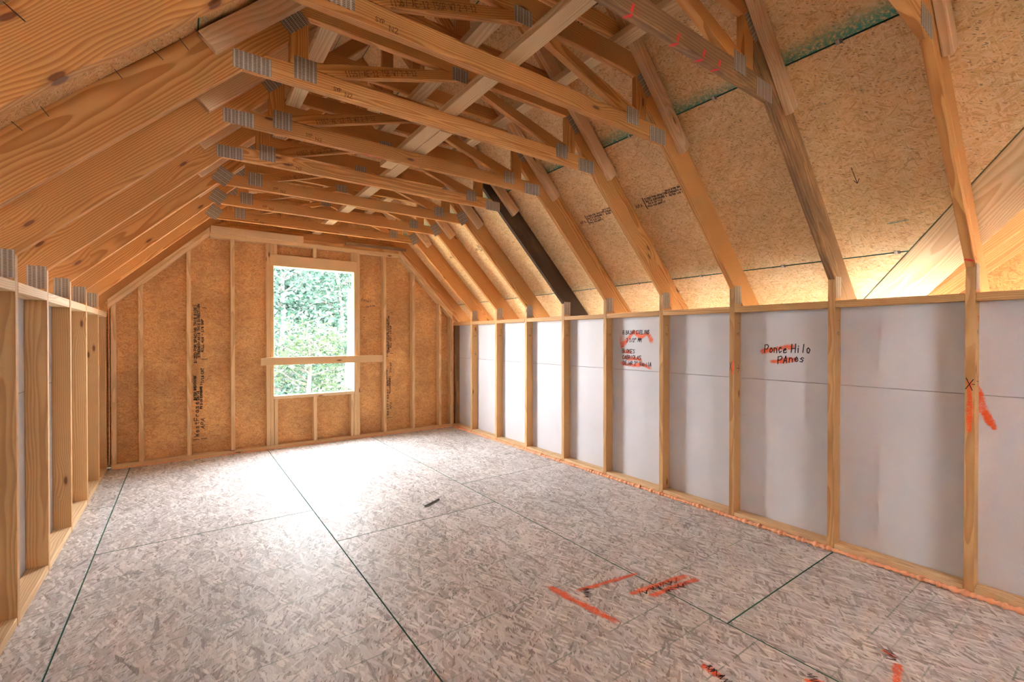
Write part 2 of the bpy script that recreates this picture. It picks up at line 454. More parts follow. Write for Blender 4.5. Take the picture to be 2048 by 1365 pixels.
# ------------------------------------------------------------------ pen strokes
GL = {
 'A': [[(0,0),(2,6),(4,0)],[(.8,2.2),(3.2,2.2)]], 'B': [[(0,0),(0,6),(2.6,6),(3.4,5),(2.6,3.2),(0,3.1)],[(2.6,3.1),(3.9,1.8),(3,0),(0,0)]],
 'C': [[(4,5),(2.6,6),(.8,5.4),(0,3),(.8,.6),(2.6,0),(4,1)]], 'D': [[(0,0),(0,6),(2.4,5.8),(4,3),(2.6,.2),(0,0)]],
 'E': [[(4,6),(0,6),(0,0),(4,0)],[(0,3),(3,3)]], 'F': [[(4,6),(0,6),(0,0)],[(0,3),(3,3)]],
 'G': [[(4,5),(2.6,6),(.6,5.2),(0,3),(.8,.6),(2.6,0),(4,1),(4,2.8),(2.4,2.8)]], 'H': [[(0,0),(0,6)],[(4,0),(4,6)],[(0,3),(4,3)]],
 'I': [[(2,0),(2,6)]], 'J': [[(3.4,6),(3.4,1),(2,0),(.4,1)]], 'K': [[(0,0),(0,6)],[(4,6),(0,2.6)],[(1.2,3.4),(4,0)]],
 'L': [[(0,6),(0,0),(3.8,0)]], 'M': [[(0,0),(.3,6),(2,2.5),(3.7,6),(4,0)]], 'N': [[(0,0),(0,6),(4,0),(4,6)]],
 'O': [[(2,6),(.4,5),(0,3),(.6,.8),(2,0),(3.5,.9),(4,3),(3.4,5.2),(2,6)]], 'P': [[(0,0),(0,6),(2.8,6),(3.8,4.6),(2.6,3),(0,2.8)]],
 'Q': [[(2,6),(.4,5),(0,3),(.6,.8),(2,0),(3.5,.9),(4,3),(3.4,5.2),(2,6)],[(2.5,1.6),(4,-.4)]],
 'R': [[(0,0),(0,6),(2.8,6),(3.6,4.6),(2.6,3.1),(0,3)],[(1.8,3),(4,0)]], 'S': [[(3.8,5.2),(2.2,6),(.4,5),(.9,3.6),(3.2,2.6),(3.8,1.2),(2,0),(.1,.8)]],
 'T': [[(0,6),(4,6)],[(2,6),(2,0)]], 'U': [[(0,6),(0,1.4),(1.6,0),(3.4,.8),(4,6)]], 'V': [[(0,6),(2,0),(4,6)]],
 'W': [[(0,6),(.9,0),(2,4),(3.1,0),(4,6)]], 'X': [[(0,0),(4,6)],[(0,6),(4,0)]], 'Y': [[(0,6),(2,3),(4,6)],[(2,3),(2,0)]],
 'Z': [[(0,6),(4,6),(0,0),(4,0)]],
 '0': [[(2,6),(.4,5),(.2,1.2),(2,0),(3.6,1),(3.8,4.8),(2,6)]], '1': [[(.8,4.8),(2,6),(2,0)],[(.8,0),(3.2,0)]],
 '2': [[(.2,4.8),(1.6,6),(3.6,5.2),(3.4,3.6),(.2,0),(4,0)]], '3': [[(.2,5.4),(2.4,6),(3.6,4.8),(1.8,3.2),(3.8,1.8),(2.4,0),(.2,.7)]],
 '4': [[(3,0),(3,6),(0,2),(4,2)]], '5': [[(3.8,6),(.5,6),(.3,3.4),(2.6,3.7),(3.8,2),(2.4,0),(.2,.5)]],
 '6': [[(3.4,5.6),(1.2,4.6),(.2,2),(1.6,0),(3.6,1.2),(2.8,3),(.4,2.2)]], '7': [[(0,6),(4,6),(1.6,0)]],
 '8': [[(2,3.2),(.5,4.6),(2,6),(3.5,4.6),(2,3.2),(.2,1.4),(2,0),(3.8,1.4),(2,3.2)]], '9': [[(3.6,3.8),(1.6,2.8),(.4,4.4),(1.8,6),(3.6,5),(3.2,1.6),(1.2,0)]],
 '-': [[(.6,3),(3.4,3)]], ':': [[(2,1.2),(2,1.8)],[(2,4),(2,4.6)]], '.': [[(2,0),(2,.6)]], '/': [[(.4,0),(3.6,6)]], '"': [[(1.2,6),(1.2,4.6)],[(2.6,6),(2.6,4.6)]],
 '~': [[(0,5),(1.2,5.8),(2.6,5),(4,5.8)]], '>': [[(0,5.2),(4,3),(0,.8)]], '_': [[(0,0),(4,0)]],
 'a': [[(3.2,3),(1.4,3.6),(.2,1.8),(1.2,0),(3,1),(3.2,3.4),(3.6,0)]], 'c': [[(3.2,3),(1.6,3.6),(.4,1.8),(1.6,0),(3.4,.7)]],
 'e': [[(.4,1.8),(3.2,2),(2.2,3.6),(.6,2.6),(.8,.4),(2.4,0),(3.6,.8)]], 'i': [[(2,0),(2,3.4)],[(2,4.6),(2,5)]], 'l': [[(2,0),(2,6)]],
 'n': [[(.4,0),(.4,3.5),(2.4,3.5),(3.4,2.4),(3.4,0)]], 'o': [[(2,3.6),(.4,2.4),(.8,.3),(2.6,0),(3.6,1.8),(2,3.6)]],
 'r': [[(.6,0),(.6,3.5)],[(.6,2.4),(2,3.6),(3.4,3.2)]], 's': [[(3.2,3),(1.6,3.6),(.6,2.8),(3,1.2),(2,0),(.2,.5)]], 't': [[(2,5.6),(2,.6),(3.2,0)],[(.6,3.6),(3.4,3.6)]],
 'f': [[(3.4,5.6),(2.2,6),(1.6,4.8),(1.6,0)],[(.4,3.4),(3,3.4)]],
}
def strokes_of(text, h, jit=0.0, slant=0.0, track=1.4, aspect=1.0, rise=0.0):
    """Polylines for a line of lettering; text height h, origin at its lower left."""
    out = []; x = 0.0; k = h / 6.0
    for ch in text:
        if ch == ' ': x += 3.6; continue
        dy = R.uniform(-jit, jit) * 1.2
        for st in GL.get(ch, []):
            out.append([((x + px + slant * py + R.uniform(-jit, jit)) * k * aspect, (py + dy + R.uniform(-jit, jit)) * k + rise * (x + px) * k) for px, py in st])
        x += 4 + track
    return out
def ribbon_mesh(lines, w, lift):
    vs, fs = [], []
    for ln in lines:
        for (ax, ay), (bx, by) in zip(ln, ln[1:]):
            dx, dy = bx - ax, by - ay
            L = math.hypot(dx, dy)
            if L < 1e-6: continue
            dx, dy = dx / L, dy / L
            e = w * 0.35
            ax2, ay2, bx2, by2 = ax - dx * e, ay - dy * e, bx + dx * e, by + dy * e
            nx, ny = -dy * w / 2, dx * w / 2
            b = len(vs)
            vs += [(ax2 - nx, ay2 - ny, lift), (bx2 - nx, by2 - ny, lift), (bx2 + nx, by2 + ny, lift), (ax2 + nx, ay2 + ny, lift)]
            fs.append((b, b + 1, b + 2, b + 3))
    return vs, fs
def pen(name, fm, lines, w, mat, parent=None, lift=0.0008):
    """Flat lettering or pen lines lying on the plane fm."""
    vs, fs = ribbon_mesh(lines, w, lift)
    o = meshpy(name, vs, fs, mat)
    o.matrix_world = fm
    if parent is not None: keep(o, parent)
    return o
def shift(lines, dx, dy): return [[(x + dx, y + dy) for x, y in l] for l in lines]
def spray_stroke(name, fm, pts, w, mat, parent=None, lift=0.0004):
    """A soft-edged painted stroke along a polyline on the plane fm."""
    P = [Vector(p) for p in pts]; vs, fs, uv = [], [], []
    dense = []
    for a, b in zip(P, P[1:]):
        k = max(2, int((b - a).length / 0.02))
        dense += [a + (b - a) * (i / k) for i in range(k)]
    dense.append(P[-1])
    n = len(dense)
    for i, p in enumerate(dense):
        d = (dense[min(i + 1, n - 1)] - dense[max(i - 1, 0)]).normalized()
        s = Vector((-d.y, d.x))
        ww = w * (0.75 + 0.35 * math.sin(i * 0.7 + n) * 0.5 + 0.15) * min(1, 0.55 + min(i, n - 1 - i) * 0.25)
        for k, t in ((0, -1), (1, 1)):
            q = p + s * (ww / 2 * t)
            vs.append((q.x, q.y, lift)); uv.append((i / (n - 1), float(k)))
    for i in range(n - 1):
        fs.append((2 * i, 2 * i + 2, 2 * i + 3, 2 * i + 1))
    o = meshpy(name, vs, fs, mat, uvs=uv)
    o.matrix_world = fm
    if parent is not None: keep(o, parent)
    return o
def scribble(cx, cy, sx, sy, n, ang=0.0):
    pts = []; c, s = math.cos(ang), math.sin(ang)
    for i in range(n):
        x = -sx + 2 * sx * i / n + R.uniform(-.2, .2) * sx; y = (sy if i % 2 else -sy) * R.uniform(.3, 1)
        pts.append((cx + x * c - y * s, cy + x * s + y * c))
    return [pts]

# ================================================================== FLOOR
floor = structure(board('floor', (-1.3, YB, -0.06), (3.9, 6.03, -0.0145), M['osb_edge'], bev=0), 'grey weathered strand board subfloor')
def floor_panel(x0, x1, y0, y1):
    g = 0.0012
    o = panel('floor_panel', frame_matrix((x1 - g, y0, 0), (0, 1, 0), (-1, 0, 0)), R4(g, 0, y1 - y0 - g, x1 - x0 - 2 * g), 0.014, M['osb_floor'], M['green'], cham=0.0022)
    return keep(o, floor)
L8 = 2.4384
xs = [-1.28, -0.435, 0.785, 1.992, 3.19, 3.88]
starts = [2.2, 3.650, 3.000, 1.105, 2.0]
FLOOR_TILE = {}
for i in range(5):
    y = starts[i] - 3 * L8
    while y < 6.02:
        a, b = max(y, YB + 0.002), min(y + L8, 6.02)
        if b - a > 0.02:
            # keep the sheet origin on the true sheet edge so that the printed guides line up
            g = 0.0012
            x0, x1 = xs[i], xs[i + 1]
            o = panel('floor_panel', frame_matrix((x1 - g, y, 0), (0, 1, 0), (-1, 0, 0)), R4(a - y + g, 0, b - y - g, x1 - x0 - 2 * g), 0.014, M['osb_floor'], M['green'], cham=0.0022)
            keep(o, floor); FLOOR_TILE[(i, round(a, 2))] = o
        y += L8
FZ = frame_matrix((0, 0, 0), (1, 0, 0), (0, 1, 0))
# painted and inked notes on the floor (x, y in metres)
for pts, w in (([(1.532, 1.837), (1.56, 1.62), (1.60, 1.376)], 0.060), ([(1.60, 1.70), (1.80, 1.665), (2.038, 1.625)], 0.040),
               ([(1.80, 1.52), (1.95, 1.50), (2.24, 1.455)], 0.050), ([(1.87, 1.447), (2.05, 1.43), (2.25, 1.40)], 0.050),
               ([(1.655, 1.03), (1.66, 0.93)], 0.045), ([(2.344, 0.64), (2.33, 0.585)], 0.040), ([(2.14, 0.54), (2.30, 0.575)], 0.045), ([(1.89, 0.752), (1.95, 0.70)], 0.05)):
    spray_stroke('spray_mark', FZ, pts, w * 1.6, M['floor_spray'], floor, lift=0.0005)
for a in (scribble(1.655, 1.655, .045, .028, 22, .9), scribble(2.00, 1.475, .13, .022, 34, -.12), scribble(2.07, 1.418, .09, .018, 26, -.1),
          scribble(1.665, .965, .05, .018, 20, 1.4), scribble(2.335, .61, .04, .02, 12, .4), scribble(1.93, .73, .04, .02, 14, .8)):
    pen('marker_scribble', FZ, a, 0.0032, M['ink'], floor, lift=0.0012)

# ================================================================== TRUSSES
def plate(name, cx, cz, w, h, ang, parent):
    me = prism_mesh(name, rect(-w / 2, -h / 2, w / 2, h / 2), -T - 0.0016, -T + 0.0002, 0)
    o = obj(name, me, parent, M['steel'])
    o.location = (cx, 0, cz); o.rotation_euler = (0, -ang, 0)
    return o
AL, AR = math.atan(ML), -math.atan(MR)
XE0, XE1 = -1.18, 3.80              # eave ends of the rafters
proto = {}
PT = {}
def build_truss(parent, tilted, mats):
    kids = []
    P = lambda k: mats.get(k, M['pine'])
    a = kids.append
    a(member('rafter', [(XE0, lowL(XE0)), (XLF, lowL(XLF)), (XLF, lowL(XLF) + TV), (XE0, lowL(XE0) + TV)], AL, P('rafter_l'), parent))
    a(member('rafter', [(XRF, lowR(XRF)), (XE1, lowR(XE1)), (XE1, lowR(XE1) + TV), (XRF, lowR(XRF) + TV)], AR, P('rafter_r'), parent))
    a(member('stud', [(XL - .089, 0.0), (XL, 0.0), (XL, lowL(XL)), (XL - .089, lowL(XL - .089))], H, P('stud'), parent))
    a(member('stud', [(XR, 0.0), (XR + .089, 0.0), (XR + .089, lowR(XR + .089)), (XR, lowR(XR))], H, P('stud'), parent))
    a(member('ceiling_tie', [(CL, ZC), (CR, ZC), (CR - .089 / MR, ZC + .089), (CL + .089 / ML, ZC + .089)], 0, P('tie'), parent))
    a(member('flat_chord', rect(XLF + .001, ZF0, XRF - .001, ZF1), 0, P('flat'), parent))
    a(member('web_post', rect(XLF + .001, ZC + .09, XLF + .084, ZF0 - .001), H, P('web'), parent))
    a(member('web_post', rect(XRF - .084, ZC + .09, XRF - .001, ZF0 - .001), H, P('web'), parent))
    # two long webs from the tie ends up to the middle of the flat chord
    x0, x1 = XLF + .086, XP - .002
    zb = ZC + .0905
    s = .343
    zt = lambda x: 2.636 + s * (x - .60)
    a(member('web_diagonal', [(x0, zb), (x0 + .13, zb), (x1, min(ZF0 - .001, zt(x1) - .098)), (x1, ZF0 - .001), (x1 - .10, ZF0 - .001), (x0, zt(x0))], math.atan(s), P('web'), parent))
    m = lambda x: 2 * XP - x
    x0r = XRF - .086
    k = (ZF0 - .001 - zb) / (m(x1) - x0r)
    a(member('web_diagonal', [(x0r - .13, zb), (x0r, zb), (x0r, zt(2 * XP - x0r) if zt(2 * XP - x0r) > zb + .01 else zb + .02), (m(x1 - .10), ZF0 - .001), (m(x1), ZF0 - .001), (m(x1), min(ZF0 - .001, zt(x1) - .098))], -math.atan(s), P('web'), parent))
    # toothed plates
    if tilted:
        a(plate('connector_plate', CL + .035, ZC + .058, .125, .105, AL + .25, parent))
        a(plate('connector_plate', CR - .035, ZC + .058, .125, .105, AR - .20, parent))
    else:
        a(plate('connector_plate', .254, ZC + .034, .150, .078, 0, parent))
        a(plate('connector_plate', 2.318, ZC + .030, .152, .088, 0, parent))
    a(plate('connector_plate', .473, 2.556, .100, .104, 0, parent))
    a(plate('connector_plate', 2.088, 2.559, .104, .092, 0, parent))
    a(plate('connector_plate', XP - .02, 2.806, .105, .075, 0, parent))
    a(plate('connector_plate', .42, 2.770, .120, .085, AL, parent))
    a(plate('connector_plate', 2 * XP - .45, 2.775, .135, .075, AR, parent))
    a(plate('connector_plate', XL - .040, 1.622, .078, .125, 0, parent))
    a(plate('connector_plate', XR + .045, 1.600, .088, .130, 0, parent))
    return kids
NAMES = ['first', 'second', 'third', 'fourth', 'fifth', 'sixth', 'seventh', 'eighth', 'ninth', 'tenth']
STAMP = ['11557-AE-12:T5:W7 2-9-12', '11557-AE-12:T5:W7 2-9-12', '11557-AE-12:T5:W7 2-9-12', '11557-AE-12:T5:W7 2-9-12', '11557-AE-12:T5:W7 2-9-12', '11557-AE-12:T5B:W7 2-9-12', '11557-AE-12:T5GR:W7 2-9-12', '11557-AE-12:T5GR:W7 2-9-12', None, None]
base_kids = {}
TR = []
for i, y in enumerate(YS):
    e = empty('roof_truss', (0, y, 0))
    lab = NAMES[i] + ' orange pine attic roof truss counted from the window wall'
    if i == 3: lab = 'fourth pine roof truss from the window wall, its right rafter stained dark brown'
    if i == 7: lab = 'eighth pine roof truss from the window wall, red paint dabs on its tie'
    if i == 8: lab = 'ninth pine roof truss from the window wall, red stripe above its orange-sprayed right stud'
    if i == 9: lab = 'tenth pine roof truss from the window wall, beside the viewpoint'
    tag(e, lab, 'roof truss', 'attic roof trusses')
    mats = {'stud': M['stud_pine']}
    tilted = i < 3
    special = i in (3, 7)
    if i == 3: mats['rafter_r'] = M['dark_pine']
    if i == 7: mats['tie'] = M['stained_pine']; mats['rafter_r'] = M['stained_pine']
    if special or tilted not in base_kids:
        ks = build_truss(e, tilted, mats)
        if not special: base_kids[tilted] = ks
    else:
        for kobj in base_kids[tilted]:
            c = kobj.copy(); COL.objects.link(c); c.parent = e
        ks = None
    TR.append(e)
# print on the truss webs (near faces)
def near_face(i, x, z, ang):
    return frame_matrix((x, YS[i] - T, z), (math.cos(ang), 0, math.sin(ang)), (-math.sin(ang), 0, math.cos(ang)))
for i in range(0, 8):
    if STAMP[i]:
        ang = math.atan(.343)
        pen('printed_code', near_face(i, .66, 2.585, ang), strokes_of(STAMP[i], .026, .05, track=1.2, aspect=.72), .0028, M['print'], TR[i], lift=0.0010)
    pen('printed_code', near_face(i, .60, 2.500, 0), strokes_of('#' if False else 'SYP', .018, .2, aspect=.8) + shift(strokes_of('N2', .022, .2), .055, -.016), .003, M['print'], TR[i], lift=0.0010)
# red dabs on tie of the eighth truss, red marks elsewhere
def under(i, x): return frame_matrix((x, YS[i] - T / 2, ZC), (1, 0, 0), (0, -1, 0))
for x in (1.06, 1.34, 1.62, 1.80, 1.92):
    spray_stroke('paint_dab', under(7, x), [(-.012, -.019), (0.0, .019)], .060, M['red_spray'], TR[7], lift=0.0006)
    spray_stroke('paint_dab', near_face(7, x, ZC + .012, 0), [(-.01, -.012), (.004, .03)], .050, M['red_spray'], TR[7], lift=0.0008)
for i, x in ((4, .98), (4, 1.05), (3, 1.0), (3, 1.12)):
    spray_stroke('paint_dab', under(i, x), [(-.03, 0), (.03, .004)], .036, M['red_spray'], TR[i], lift=0.0006)
st9 = frame_matrix((XR, YS[8], 0), (0, -1, 0), (0, 0, 1))
sR0, cR0 = math.sin(math.atan(MR)), math.cos(math.atan(MR))
spray_stroke('paint_dab', frame_matrix((XR, YS[8], ZKR), (0, -1, 0), (-cR0, 0, sR0)), [(0.0, .050), (.038, .036)], .045, M['red_spray'], TR[8])
spray_stroke('paint_dab', frame_matrix((XR, YS[8] - T, ZKR), (1, 0, 0), (0, 0, 1)), [(-.035, .045), (.012, .03)], .03, M['red_spray'], TR[8], lift=.0018)
spray_stroke('spray_mark', st9, [(.016, 1.095), (.019, .98), (.018, .80)], .046, M['spray'], TR[8])
pen('marker_cross', st9, [[(.004, 1.035), (.032, 1.085)], [(.006, 1.09), (.028, 1.03)], [(.028, 1.06), (.036, 1.06)]], .0035, M['ink'], TR[8], lift=.0012)
st7 = frame_matrix((XR, YS[6], 0), (0, -1, 0), (0, 0, 1))
spray_stroke('spray_mark', st7, [(.026, 1.135), (.026, 1.02)], .03, M['spray'], TR[6])
pen('marker_cross', st7, [[(.004, 1.06), (.018, 1.12)], [(.004, 1.12), (.018, 1.05)]], .003, M['ink'], TR[6], lift=.0012)
st1 = frame_matrix((XR, YS[0], 0), (0, -1, 0), (0, 0, 1))
spray_stroke('spray_mark', st1, [(.02, 1.16), (.02, 1.0)], .036, M['spray'], TR[0])
for i in range(9):   # pencilled tallies and arrows on the stud sides
    sd = frame_matrix((XR + .02, YS[i] - T, 0), (1, 0, 0), (0, 0, 1))
    pen('pencil_mark', sd, [[(.028, 1.40), (.048, 1.40), (.048, 1.345)]] + shift(strokes_of('HS', .022, .3), .012, 1.31), .0025, M['stamp'], TR[i])
    if i in (0, 6, 8):
        pen('marker_arrow', sd, [[(.008, 1.075), (.045, 1.07)], [(.03, 1.10), (.046, 1.07), (.028, 1.045)]], .0035, M['ink'], TR[i])

# end truss over the window wall
e = tag(empty('gable_truss', (0, 6.019, 0)), 'pine gable truss standing directly on the window wall plates', 'roof truss')
member('rafter', [(XE0, lowL(XE0)), (XLF, lowL(XLF)), (XLF, lowL(XLF) + TV), (XE0, lowL(XE0) + TV)], AL, M['pine'], e)
member('rafter', [(XRF, lowR(XRF)), (XE1, lowR(XE1)), (XE1, lowR(XE1) + TV), (XRF, lowR(XRF) + TV)], AR, M['pine'], e)
member('ceiling_tie', [(CL, ZC), (CR, ZC), (CR - .089 / MR, ZC + .089), (CL + .089 / ML, ZC + .089)], 0, M['pine'], e)
member('flat_chord', rect(XLF + .001, ZF0, XRF - .001, ZF1), 0, M['pine'], e)
for x in (XLF + .001, .95, 1.63, XRF - .085):
    member('web_post', rect(x, ZC + .09, x + .084, ZF0 - .001), H, M['pine'], e)

# purlins on the flat chords and the lateral brace on the ties
for k, (x0, x1, lab) in enumerate(((.592, .681, 'pale flat purlin board nearest the left roof slope'), (1.262, 1.351, 'pale flat purlin board along the middle under the ridge'), (1.93, 2.019, 'pale flat purlin board nearest the right roof slope'))):
    tag(board('purlin', (x0, -0.3, ZF1 + .0005), (x1, 6.0, ZF1 + .0385), M['pale_pine']), lab, 'board', 'purlins over the trusses')
tag(board('lateral_brace', (1.195, .3, ZC + .0895), (1.284, 3.35, ZC + .1275), M['pale_pine']), 'pale long brace board lying across the nearer roof ties', 'board')
tag(board('lateral_brace', (1.287, 2.55, ZC + .0895), (1.376, 5.99, ZC + .1275), M['pale_pine']), 'pale long brace board lying across the farther roof ties', 'board')

# cap trusses on the purlins, tied to the trusses with side boards
ZB = ZF1 + .039
def topL(x): return lowL(x) + TV
def topR(x): return lowR(x) + TV
xa = CL + (ZB - ZC - TV) / ML; xb = CR - (ZB - ZC - TV) / MR
cap_kids = None
for i, y in enumerate(YS):
    e = tag(empty('cap_truss', (0, y, 0)), 'small pine cap truss under the ridge above the ' + NAMES[i] + ' roof truss from the window wall', 'roof truss', 'cap trusses under the ridge')
    if cap_kids is None:
        tv = .126
        cap_kids = [
            member('bottom_chord', [(xa + .13, ZB), (xb - .13, ZB), (xb - .215, ZB + .089), (xa + .215, ZB + .089)], 0, M['pine'], e),
            member('rafter', [(xa, ZB), (xa + tv / ML, ZB), (XP - .001, ZP - tv), (XP - .001, ZP)], AL, M['pine'], e),
            member('rafter', [(xb - tv / MR, ZB), (xb, ZB), (XP + .001, ZP), (XP + .001, ZP - tv)], AR, M['pine'], e),
            member('king_post', rect(XP - .0445, ZB + .09, XP + .0445, ZP - tv - .05), H, M['pine'], e),
        ]
        # side boards nailed to the camera-facing sides of both rafters
        n = .089 * .5
        for (sx, ang, x0, f) in ((1, AL, .085, topL), (-1, AR, 2.565, topR)):
            zc = f(x0) - (.082 if sx > 0 else .088)
            c, s = math.cos(ang), math.sin(ang)
            d = (c * sx, s * sx) if sx > 0 else (-c, -s)
            L = 1.15
            q = (x0 + d[0] * L, zc + d[1] * L)
            nx, nz = -d[1] * n, d[0] * n
            cap_kids.append(member('side_board', [(x0 - nx, zc - nz), (q[0] - nx, q[1] - nz), (q[0] + nx, q[1] + nz), (x0 + nx, zc + nz)], ang, M['pink_pine'], e, y0=-2 * T - .002, y1=-T - .002, bev=.003))
    else:
        for kobj in cap_kids:
            c = kobj.copy(); COL.objects.link(c); c.parent = e

# ================================================================== ROOF DECK
deck = structure(empty('ceiling', (XP, 1.8, ZP)), 'strand board roof sheathing above the trusses')
cR, sR = math.cos(-AR), math.sin(-AR)
cL_, sL_ = math.cos(AL), math.sin(AL)
# valley line on the right slope (x -> y), the sheathing stops there
VA, VB = (3.548, 1.065), (2.921, 0.316)
def valley_y(x): return VA[1] + (x - VA[0]) * (VB[1] - VA[1]) / (VB[0] - VA[0])
rowsR = [(3.85, 3.32), (3.32, 2.465), (2.465, 1.61), (1.61, XP)]
staggerR = [1.145 - T / 2, 2.364 - T / 2 - L8, 1.145 - T / 2, 2.364 - T / 2]
for r, (xl, xh) in enumerate(rowsR):
    y = staggerR[r] - 2 * L8
    while y < 6.03:
        a, b = max(y, YB), min(y + L8, 6.03)
        if b - a > .03:
            g = .0015
            zl = topR(xl)
            fm = frame_matrix((xl, b, zl), (0, -1, 0), (-cR, 0, sR))
            hgt = (xl - xh) / cR
            # cut by the valley: keep v above the line
            poly = [(g, g), (b - a - g, g), (b - a - g, hgt - g), (g, hgt - g)]
            def clip(poly):
                out = []
                def f(p):
                    X = xl - p[1] * cR; Y = b - p[0]
                    return Y - (valley_y(X) + 0.0)
                for q in range(len(poly)):
                    p0, p1 = poly[q - 1], poly[q]
                    f0, f1 = f(p0), f(p1)
                    if (f0 >= 0) != (f1 >= 0):
                        t = f0 / (f0 - f1)
                        out.append((p0[0] + (p1[0] - p0[0]) * t, p0[1] + (p1[1] - p0[1]) * t))
                    if f1 >= 0: out.append(p1)
                return out
            poly = clip(poly)
            if len(poly) >= 3:
                o = panel('roof_panel', fm, poly, .011, M['osb_deck'], M['green'], cham=.0025)
                o.color = (1.0 if (r == 2) else 0.22, 0, 0, 1)
                keep(o, deck)
        y += L8
rowsL = [(-1.2, -0.80), (-0.80, 0.055), (0.055, 0.91), (0.91, XP)]
for r, (xl, xh) in enumerate(rowsL):
    y = YS[(r % 2) * 2] - T / 2 - 4 * L8
    while y < 6.03:
        a, b = max(y, YB), min(y + L8, 6.03)
        if b - a > .03:
            g = .0015
            o = panel('roof_panel', frame_matrix((xl, a, topL(xl)), (0, 1, 0), (cL_, 0, sL_)), R4(g, g, b - a - g, (xh - xl) / cL_ - g), .011, M['osb_deck'], M['green'], cham=.0025)
            o.color = (.3, 0, 0, 1)
            keep(o, deck)
        y += L8
# grade stamps on the sheathing
def deckR(x, y): return frame_matrix((x, y, topR(x)), (0, -1, 0), (-cR, 0, sR))
def grade_stamp(fm, parent, k=1.0, mat='stamp', flip=False):
    L = []
    L += strokes_of('APA', .030 * k, .1) + shift(strokes_of('SIZED FOR SPACING', .016 * k, .25), .12 * k, .055 * k) + shift(strokes_of('24/16 EXPOSURE 1', .016 * k, .25), .12 * k, .030 * k)
    L += shift(strokes_of('PS 2-18 7/16', .014 * k, .25), .14 * k, .006 * k) + shift(strokes_of('MILL 416 SOFFIT', .014 * k, .25), .12 * k, -.018 * k)
    L += shift(strokes_of('THIS SIDE DOWN', .014 * k, .25), .34 * k, .075 * k) + shift(strokes_of('STRENGTH AXIS', .014 * k, .25), .36 * k, .050 * k) + shift(strokes_of('RATED 1/8 IN', .014 * k, .25), .36 * k, .026 * k)
    o = pen('grade_stamp', fm, L, .0055 * k, M[mat], parent)
    o2 = pen('grade_stamp', fm, [[(.105 * k, -.03 * k), (.105 * k, .08 * k)]], .010 * k, M[mat], parent)
    return o
for x, y in ((2.83, 2.30), (2.83, 2.90), (2.80, 4.62), (2.80, 5.25), (1.95, 2.20)):
    grade_stamp(deckR(x, y), deck, .85)
# teal strokes, and a dashed chalk line on the near sheets
spray_stroke('paint_smear', deckR(3.18, .86), [(0, 0), (.11, .006)], .022, M['teal_spray'], deck)
for k in range(16):
    u = k * .052 + R.uniform(-.01, .01)
    if YS[7] - .06 - u < .25: break
    spray_stroke('chalk_dash', deckR(2.641, YS[7] - .06), [(u, R.uniform(-.003, .003)), (u + R.uniform(.012, .04), R.uniform(-.003, .003))], .0075, M['teal_spray'], deck)
for k in range(10):
    u = k * .05 + R.uniform(-.02, .02)
    spray_stroke('chalk_dash', deckR(3.14 + R.uniform(-.02, .02), YS[7] - .06), [(u, 0), (u + R.uniform(.01, .05), .002)], .007, M['teal_spray'], deck)
pen('pencil_arrow', deckR(2.93, .935), [[(0, .03), (.006, -.07), (.02, -.045)], [(.006, -.07), (-.006, -.05)]], .004, M['stamp'], deck)
# nail points through the left sheathing beside the rafters
for i, xsn in ((5, (-.47, -.40, -.22, -.08, .0, .06, .12)), (6, (-.36, -.2, .05))):
    for x in xsn:
        x += R.uniform(-.02, .02)
        yy = YS[i] - T - R.uniform(.006, .03)
        p = Vector((x, yy, topL(x) - .001)); n = Vector((sL_, 0, -cL_))
        q = p + n * R.uniform(.035, .055) + Vector((R.uniform(-.008, .008), R.uniform(-.01, .01), 0))
        keep(bar('nail', p, q, .003, .003, (0, 1, 0), M['nail']), deck)
# metal clips between sheets in each bay
for i in range(8):
    ym = (YS[i] + YS[i + 1]) / 2
    for x in (3.32, 2.465):
        if ym > valley_y(x) + .05:
            f = deckR(x, ym)
            o = obj('sheathing_clip', prism_mesh('sheathing_clip', rect(-.014, -.003, .014, .002), -.011, .011, .001), None, M['steel'])
            o.matrix_world = f; keep(o, deck)

# ================================================================== KNEE WALLS
def bays():
    ys = [D + T] + YS + [YB + .6]
    return ys
wr = structure(empty('wall_right', (XR + .09, 1.8, 0)), 'right knee wall of white foam board behind the studs')
wl = structure(empty('wall_left', (XL - .09, 1.8, 0)), 'left knee wall of white foam board behind the studs')
edges = [D] + YS
for i in range(len(edges)):
    y1 = edges[i] - T if i else D
    y0 = edges[i + 1] if i + 1 < len(edges) else YB + .01
    if i == 0: y1 = D - .001
    g = .0006
    keep(board('bottom_plate', (XR + .001, y0 + g, .0006), (XR + .088, y1 - g, .043), M['pale_pine']), wr)
    keep(board('ledger_block', (XR + R.uniform(-.002, .003), y0 + g, 1.475 + R.uniform(-.003, .003)), (XR + .088, y1 - g, 1.517 + R.uniform(-.002, .002)), M['stud_pine']), wr)
    keep(board('bottom_plate', (XL - .088, y0 + g, .0006), (XL - .001, y1 - g, .040), M['pale_pine']), wl)
    keep(board('ledger_block', (XL - .088, y0 + g, 1.495 + R.uniform(-.003, .003)), (XL + R.uniform(-.003, .002), y1 - g, 1.545), M['pale_pine']), wl)
FPR = {}
